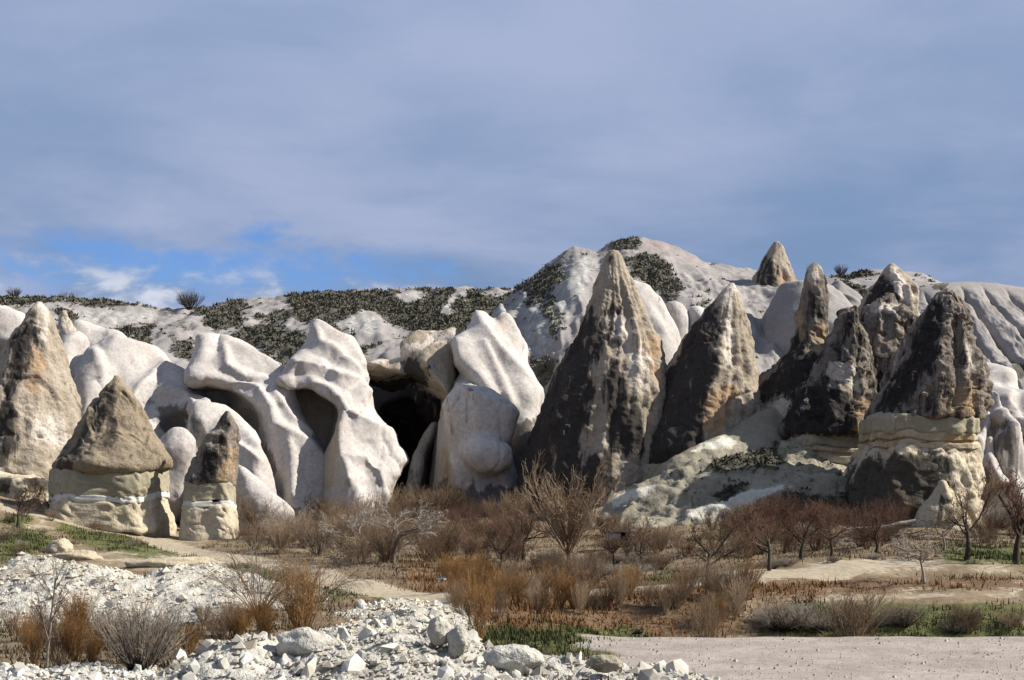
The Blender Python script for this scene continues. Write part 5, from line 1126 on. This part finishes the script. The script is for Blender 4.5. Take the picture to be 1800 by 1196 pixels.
heap('white stone heap along the bottom edge of the picture', [(770, 1108, 39, 1.5, 2.2), (700, 1118, 38.5, 2.2, 2.5), (560, 1128, 37.5, 2.2, 2.2), (440, 1122, 37.0, 1.6, 2.0), (350, 1160, 36.3, 1.3, 1.6), (640, 1150, 35.5, 4, 2.0), (900, 1148, 37.5, 1.6, 1.6), (980, 1158, 37.0, 1.6, 1.4), (1080, 1166, 36.6, 1.6, 1.3), (1180, 1178, 35.8, 1.2, 1.2)],
     (-10.5, 6.0), (32.5, 43), 295, 0.33, 2000, 401)
heap('small white stone heap in the lower left corner', [(160, 1172, 36.3, 1.6, 1.4), (30, 1174, 36.2, 1.4, 1.2), (90, 1180, 36, 2, 1.2)], (-16, -9), (33.5, 39), 110, 0.26, 700, 402)
heap('broad pale rubble mound behind the dark round bush', [(70, 978, 62, 2.6, 3.5), (150, 990, 60, 2.6, 4), (330, 995, 58, 3.2, 5), (250, 1010, 57, 3.5, 5), (390, 1025, 56, 1.8, 3.5), (120, 1030, 55, 3, 4)], (-27, -6), (46, 68), 170, 0.27, 3600, 403)
heap('low pale rubble strip beside the path left of centre', [(690, 1052, 53, 1.6, 2.6), (740, 1072, 49, 1.6, 3.2), (660, 1090, 46, 1.6, 2.4), (800, 1068, 52, 1.4, 2)], (-8, 0.5), (42, 57), 120, 0.26, 1200, 404)
heap('row of white stones at the end of the pale track', [(1285, 1008, 72, 1.2, 0.8), (1320, 1008, 73, 1.0, 0.6), (1262, 1014, 71, 0.8, 0.6)], (9, 14), (69, 75), 40, 0.34, 100, 405)

def boulder(px, py, Y, size, shape, label, seed, mat='stone', sink=0.2):
    V, Q = None, None
    bm = bmesh.new(); bmesh.ops.create_icosphere(bm, subdivisions=4, radius=1.0)
    V = np.array([v.co[:] for v in bm.verts]); Fc = np.array([[v.index for v in f.verts] for f in bm.faces]); bm.free()
    V = V * (1 + 0.30 * (worley(V * 1.1 + seed, seed)[2] - 0.5)[:, None] * 0.6 + 0.22 * fbm(V * 1.3 + seed, seed, 4)[:, None]) * np.array(shape) * size
    if Y > 60:
        c = ray_ground(px, py + 6); c[2] += size * shape[2] * 0.35
    else: c = P(px, py, Y)
    g = c.copy(); g[2] -= size * shape[2] * (1 - sink)
    return tag(solid('boulder', V + c, Fc, M[mat], g, None, np.zeros((len(V), 3))), label, 'boulder')
boulder(772, 1112, 37.6, 0.42, (0.75, 0.7, 1.0), 'upright pale boulder, tallest stone of the foreground heap', 1, 'rubble')
boulder(806, 1128, 37.4, 0.40, (0.7, 0.7, 1.0), 'leaning pale boulder right of the tallest foreground stone', 2, 'rubble')
boulder(535, 1135, 37.2, 0.62, (1.3, 0.8, 0.7), 'broad grey cream boulder below the large orange bush', 3, 'rubble')
boulder(905, 1160, 36.4, 0.55, (1.4, 0.8, 0.7), 'lumpy cream boulder right of the foreground heap', 4, 'rubble')
boulder(1062, 1166, 35.6, 0.32, (1.5, 0.6, 0.65), 'grey angular slab at the edge of the gravel', 5, 'talus')
boulder(105, 968, 76, 0.75, (1.0, 0.8, 0.9), 'rounded cream boulder above the rubble mound at left', 6, 'cream')
boulder(138, 978, 75, 0.75, (1.8, 0.9, 0.55), 'low cream boulder beside the rounded one at left', 7, 'cream')
boulder(310, 990, 72, 1.0, (2.4, 1.0, 0.38), 'long low cream rock outcrop below the path', 8, 'cream')

# ------------------------------------------------------------------ small things
def rect_box(x0, x1, y0, y1, z0, z1):
    V = np.array([[x, y, z] for z in (z0, z1) for y in (y0, y1) for x in (x0, x1)], float)
    return V, np.array([[0, 2, 3, 1], [4, 5, 7, 6], [0, 1, 5, 4], [2, 6, 7, 3], [0, 4, 6, 2], [1, 3, 7, 5]])
def boxes(name, bl, mat, base, parent=None):
    Vs, Fs, o = [], [], 0
    for b in bl:
        V, q = rect_box(*b); Vs.append(V); Fs.append(q + o); o += 8
    return solid(name, np.vstack(Vs), np.vstack(Fs), mat, base, parent, None, False)
M['plaster'] = flat_mat('white_plaster', (0.30, 0.30, 0.31), (0.42, 0.42, 0.43), 2.0)
M['hole'] = flat_mat('dark_interior', (0.02, 0.018, 0.016), (0.03, 0.027, 0.024), 2.0)
M['wood_grey'] = flat_mat('weathered_wood', (0.22, 0.20, 0.18), (0.34, 0.31, 0.28), 6.0)
# window cut into the tallest cone: pale jambs set in the flank, dark opening above a low sill wall
s1 = S(127)
def cone_front(px, py):
    V = np.array([v.co[:] for v in c1.data.vertices]) + np.array(c1.location); x, y = to_px(V)
    m = (np.hypot(x - px, y - py) < 9) & (V[:, 1] < 127); return float(np.quantile(V[m, 1], 0.3)) + 0.15 if m.any() else 120.0
wy = cone_front(996, 757); cw = P(996, 757, wy); sw = S(wy)
def wb(x0, x1, y0, y1, d0, d1): return (cw[0] + x0 * sw, cw[0] + x1 * sw, cw[1] + d0, cw[1] + d1, cw[2] - y1 * sw, cw[2] - y0 * sw)
win = boxes('window', [wb(-6, -3.5, -11, 11, -0.12, 0.9), wb(3.5, 6, -11, 11, -0.12, 0.9), wb(-3.5, 3.5, -11, -9, -0.12, 0.9), wb(-3.5, 3.5, -2, 11, 0.05, 0.9)], M['plaster'], np.array(c1.location), c1)
boxes('opening', [wb(-3.5, 3.5, -9, -2, 0.3, 0.9)], M['hole'], np.array(c1.location), win)
# shed among the trees
p = foot(1092, 90); sh = empty('shed', p, 'small whitish shed half hidden behind the bare trees', 'shed')
x, y, z = p
boxes('wall', [(x - 1.0, x - 0.05, y, y + 1.2, z - 0.2, z + 0.95), (x + 0.55, x + 0.95, y, y + 1.2, z - 0.2, z + 0.95), (x - 0.05, x + 0.55, y + 0.5, y + 1.2, z - 0.2, z + 0.95)], M['plaster'], p, sh)
boxes('roof', [(x - 1.1, x + 1.05, y - 0.1, y + 1.3, z + 0.952, z + 1.0)], M['hole'], p, sh)
boxes('doorway', [(x - 0.04, x + 0.54, y + 0.42, y + 0.49, z - 0.2, z + 0.9)], M['hole'], p, sh)
# fallen trunk with stripped branches, and brush piles
def twig_pile(name, label, px, Y, L, H, n, seed, mat, r0=0.03, cat='brush pile'):
    r = np.random.default_rng(seed); p = foot(px, Y); segs = []
    for k in range(n):
        a = r.normal(0, 0.35) + (np.pi if r.random() < 0.5 else 0); d = np.array([math.cos(a), math.sin(a), r.normal(0.05, 0.15)])
        q = p + np.array([r.normal(0, L * 0.28), r.normal(0, 0.5), 0.05 + abs(r.normal(0, H * 0.4))]); l = r.uniform(0.4, 1.0) * L * 0.5; rr = r0 * r.uniform(0.3, 1.0)
        for j in range(4):
            d = unit(d + r.normal(0, 0.15, 3)); e = q + d * l / 4; e[2] = max(e[2], p[2] + 0.02); segs.append((q, e, rr, rr * 0.8, 0)); q = e; rr *= 0.8
    e0 = empty(name, p, label, cat); V, Fc = tubes(segs, 4); c = solid('sticks', V, Fc, mat, p, e0); c['kind'] = 'stuff'; return e0
twig_pile('brush_pile', 'grey brush pile at the back of the pale field', 1440, 84, 3.6, 0.7, 150, 5, M['tw_grey'])
twig_pile('brush_pile', 'dark brush pile under the fallen grey trunk', 1555, 90, 4.0, 0.9, 170, 6, M['tw_dark'])
r = np.random.default_rng(9); ft = foot(1545, 89); segs = []
q = ft + np.array([-2.4, 0, 0.9]); 
for k in range(9):
    e = q + np.array([0.52, r.normal(0, 0.05), r.normal(0.03, 0.05)]); segs.append((q, e, 0.05 + 0.012 * k, 0.062 + 0.012 * k, 0)); q = e
V, Fc = tubes(segs, 8); tr = empty('fallen_tree', ft, 'fallen grey trunk lying in front of the banded pillar', 'fallen tree'); solid('trunk', V, Fc, M['wood_grey'], ft, tr)
segs = []
for k in range(16):
    q = ft + np.array([r.uniform(-2.2, 1.5), 0, 0.95]); d = unit(np.array([r.normal(-0.6, 0.4), r.normal(0, 0.4), r.normal(-0.2, 0.3)]))
    for j in range(3): d = unit(d + r.normal(0, 0.2, 3)); e = q + d * 0.35; segs.append((q, e, 0.025, 0.018, 0)); q = e
V, Fc = tubes(segs, 4); solid('branches', V, Fc, M['wood_grey'], ft, tr)['kind'] = 'stuff'
twig_pile('fallen_branch', 'pale dead branches lying right of the small cream cone', 1735, 96, 2.6, 0.6, 26, 8, M['tw_grey'], 0.035, 'dead branches')
# crow on the grass edge
def crow():
    g = ray_ground(1123, 1111); g = foot(1123, 45.8); g[2] = max(g[2], -0.05)
    c = lambda p1, r1, p2, r2: [s_cap(np.array(p1), r1, np.array(p2), r2)]
    ops = [('+', 0.03, c((-0.07, 0, 0.13), 0.055, (0.05, 0, 0.15), 0.065) + c((0.05, 0, 0.16), 0.05, (0.11, 0, 0.205), 0.036) + c((0.13, 0, 0.20), 0.016, (0.175, 0, 0.19), 0.005)
            + c((-0.08, 0, 0.125), 0.045, (-0.2, 0, 0.09), 0.022) + c((0.0, -0.06, 0.15), 0.035, (-0.15, -0.035, 0.11), 0.015) + c((0.0, 0.06, 0.15), 0.035, (-0.15, 0.035, 0.11), 0.015)),
           ('+', 0.012, c((0.0, 0.03, 0.10), 0.016, (0.005, 0.03, 0.0), 0.009) + c((0.0, -0.03, 0.10), 0.016, (0.005, -0.03, 0.0), 0.009) + c((0.0, 0.03, 0.004), 0.009, (0.04, 0.03, 0.004), 0.007) + c((0.0, -0.03, 0.004), 0.009, (0.04, -0.03, 0.004), 0.007))]
    V, Q = sdf_mesh(ops, (-0.26, 0.22, -0.13, 0.13, -0.03, 0.28), 0.008)
    o = link('crow', mesh_np('crow', V, Q, M['crow'])); o.location = g; o.rotation_euler = (0, 0, 0.25); o.scale = (1.15,) * 3
    tag(o, 'black crow standing at the back edge of the gravel', 'bird')
M['crow'] = flat_mat('black_feathers', (0.010, 0.010, 0.012), (0.018, 0.018, 0.022), 20, 0.5)
crow()
def scrap(px, Y, s, col, label, seed, dz=0.05):
    V, Fc = [], []
    n = 14; u = np.linspace(-1, 1, n); X, Z = np.meshgrid(u, u); q = np.stack([X * 1.4 + seed, Z * 1.4, X * 0], -1).reshape(-1, 3)
    y = fbm(q, seed, 3).reshape(X.shape) * 0.6; z = fbm(q + 9, seed + 1, 3).reshape(X.shape) * 0.5
    g = foot(px, Y); Vv = np.stack([g[0] + (X + 0.3 * z) * s, g[1] + (y + Z * 0.5) * s, g[2] + dz + (Z * 0.5 + z + 0.5) * s * 0.7], -1).reshape(-1, 3)
    i = np.arange(n - 1)[:, None] * n; j = np.arange(n - 1)[None]; Q = np.stack([i + j, i + j + 1, i + n + j + 1, i + n + j], -1).reshape(-1, 4)
    m = flat_mat('plastic_scrap', col, tuple(min(1, c * 1.3) for c in col), 4, 0.45)
    tag(solid('plastic_scrap', Vv, Q, m, g), label, 'litter')
scrap(852, 39.5, 0.16, (0.22, 0.30, 0.48), 'crumpled blue and white plastic scrap right of the foreground stones', 3)
scrap(1307, 47.0, 0.14, (0.45, 0.55, 0.75), 'pale blue plastic scrap caught at the ditch edge', 4, 0.5)
scrap(1376, 47.5, 0.10, (0.65, 0.72, 0.74), 'small white scrap in the ditch behind the gravel', 5, 0.3)
scrap(776, 66, 0.22, (0.50, 0.56, 0.54), 'pale green plastic sheet among the brown shrubs', 6)
# loose pebbles on the gravel terrace
r = np.random.default_rng(31); n = 1500; y = r.uniform(35, 45, n); x = r.uniform(0.05, 0.40, n) * y; k = x > 2.5 + 0.6 * r.normal(size=n); x, y = x[k], y[k]; n = len(x)
oc = np.array([[1, 0, 0], [-1, 0, 0], [0, 1, 0], [0, -1, 0], [0, 0, 1]], float); tri = np.array([[0, 2, 4], [2, 1, 4], [1, 3, 4], [3, 0, 4]])
sz = 0.022 * np.exp(r.normal(0, 0.5, n)); V = oc[None] * r.uniform(0.6, 1.3, (n, 5, 1)) * sz[:, None, None] + np.stack([x, y, ground_z(x, y)], 1)[:, None]
M['pebble'] = flat_mat('pebbles', (0.24, 0.20, 0.17), (0.52, 0.47, 0.42), 2.5)
tag(link('pebbles', mesh_np('pebbles', V.reshape(-1, 3), (np.arange(n)[:, None, None] * 5 + tri[None]).reshape(-1, 3), M['pebble'], False)), 'loose pebbles scattered over the gravel terrace', 'pebbles', kind='stuff')
print('objects', len(bpy.data.objects))
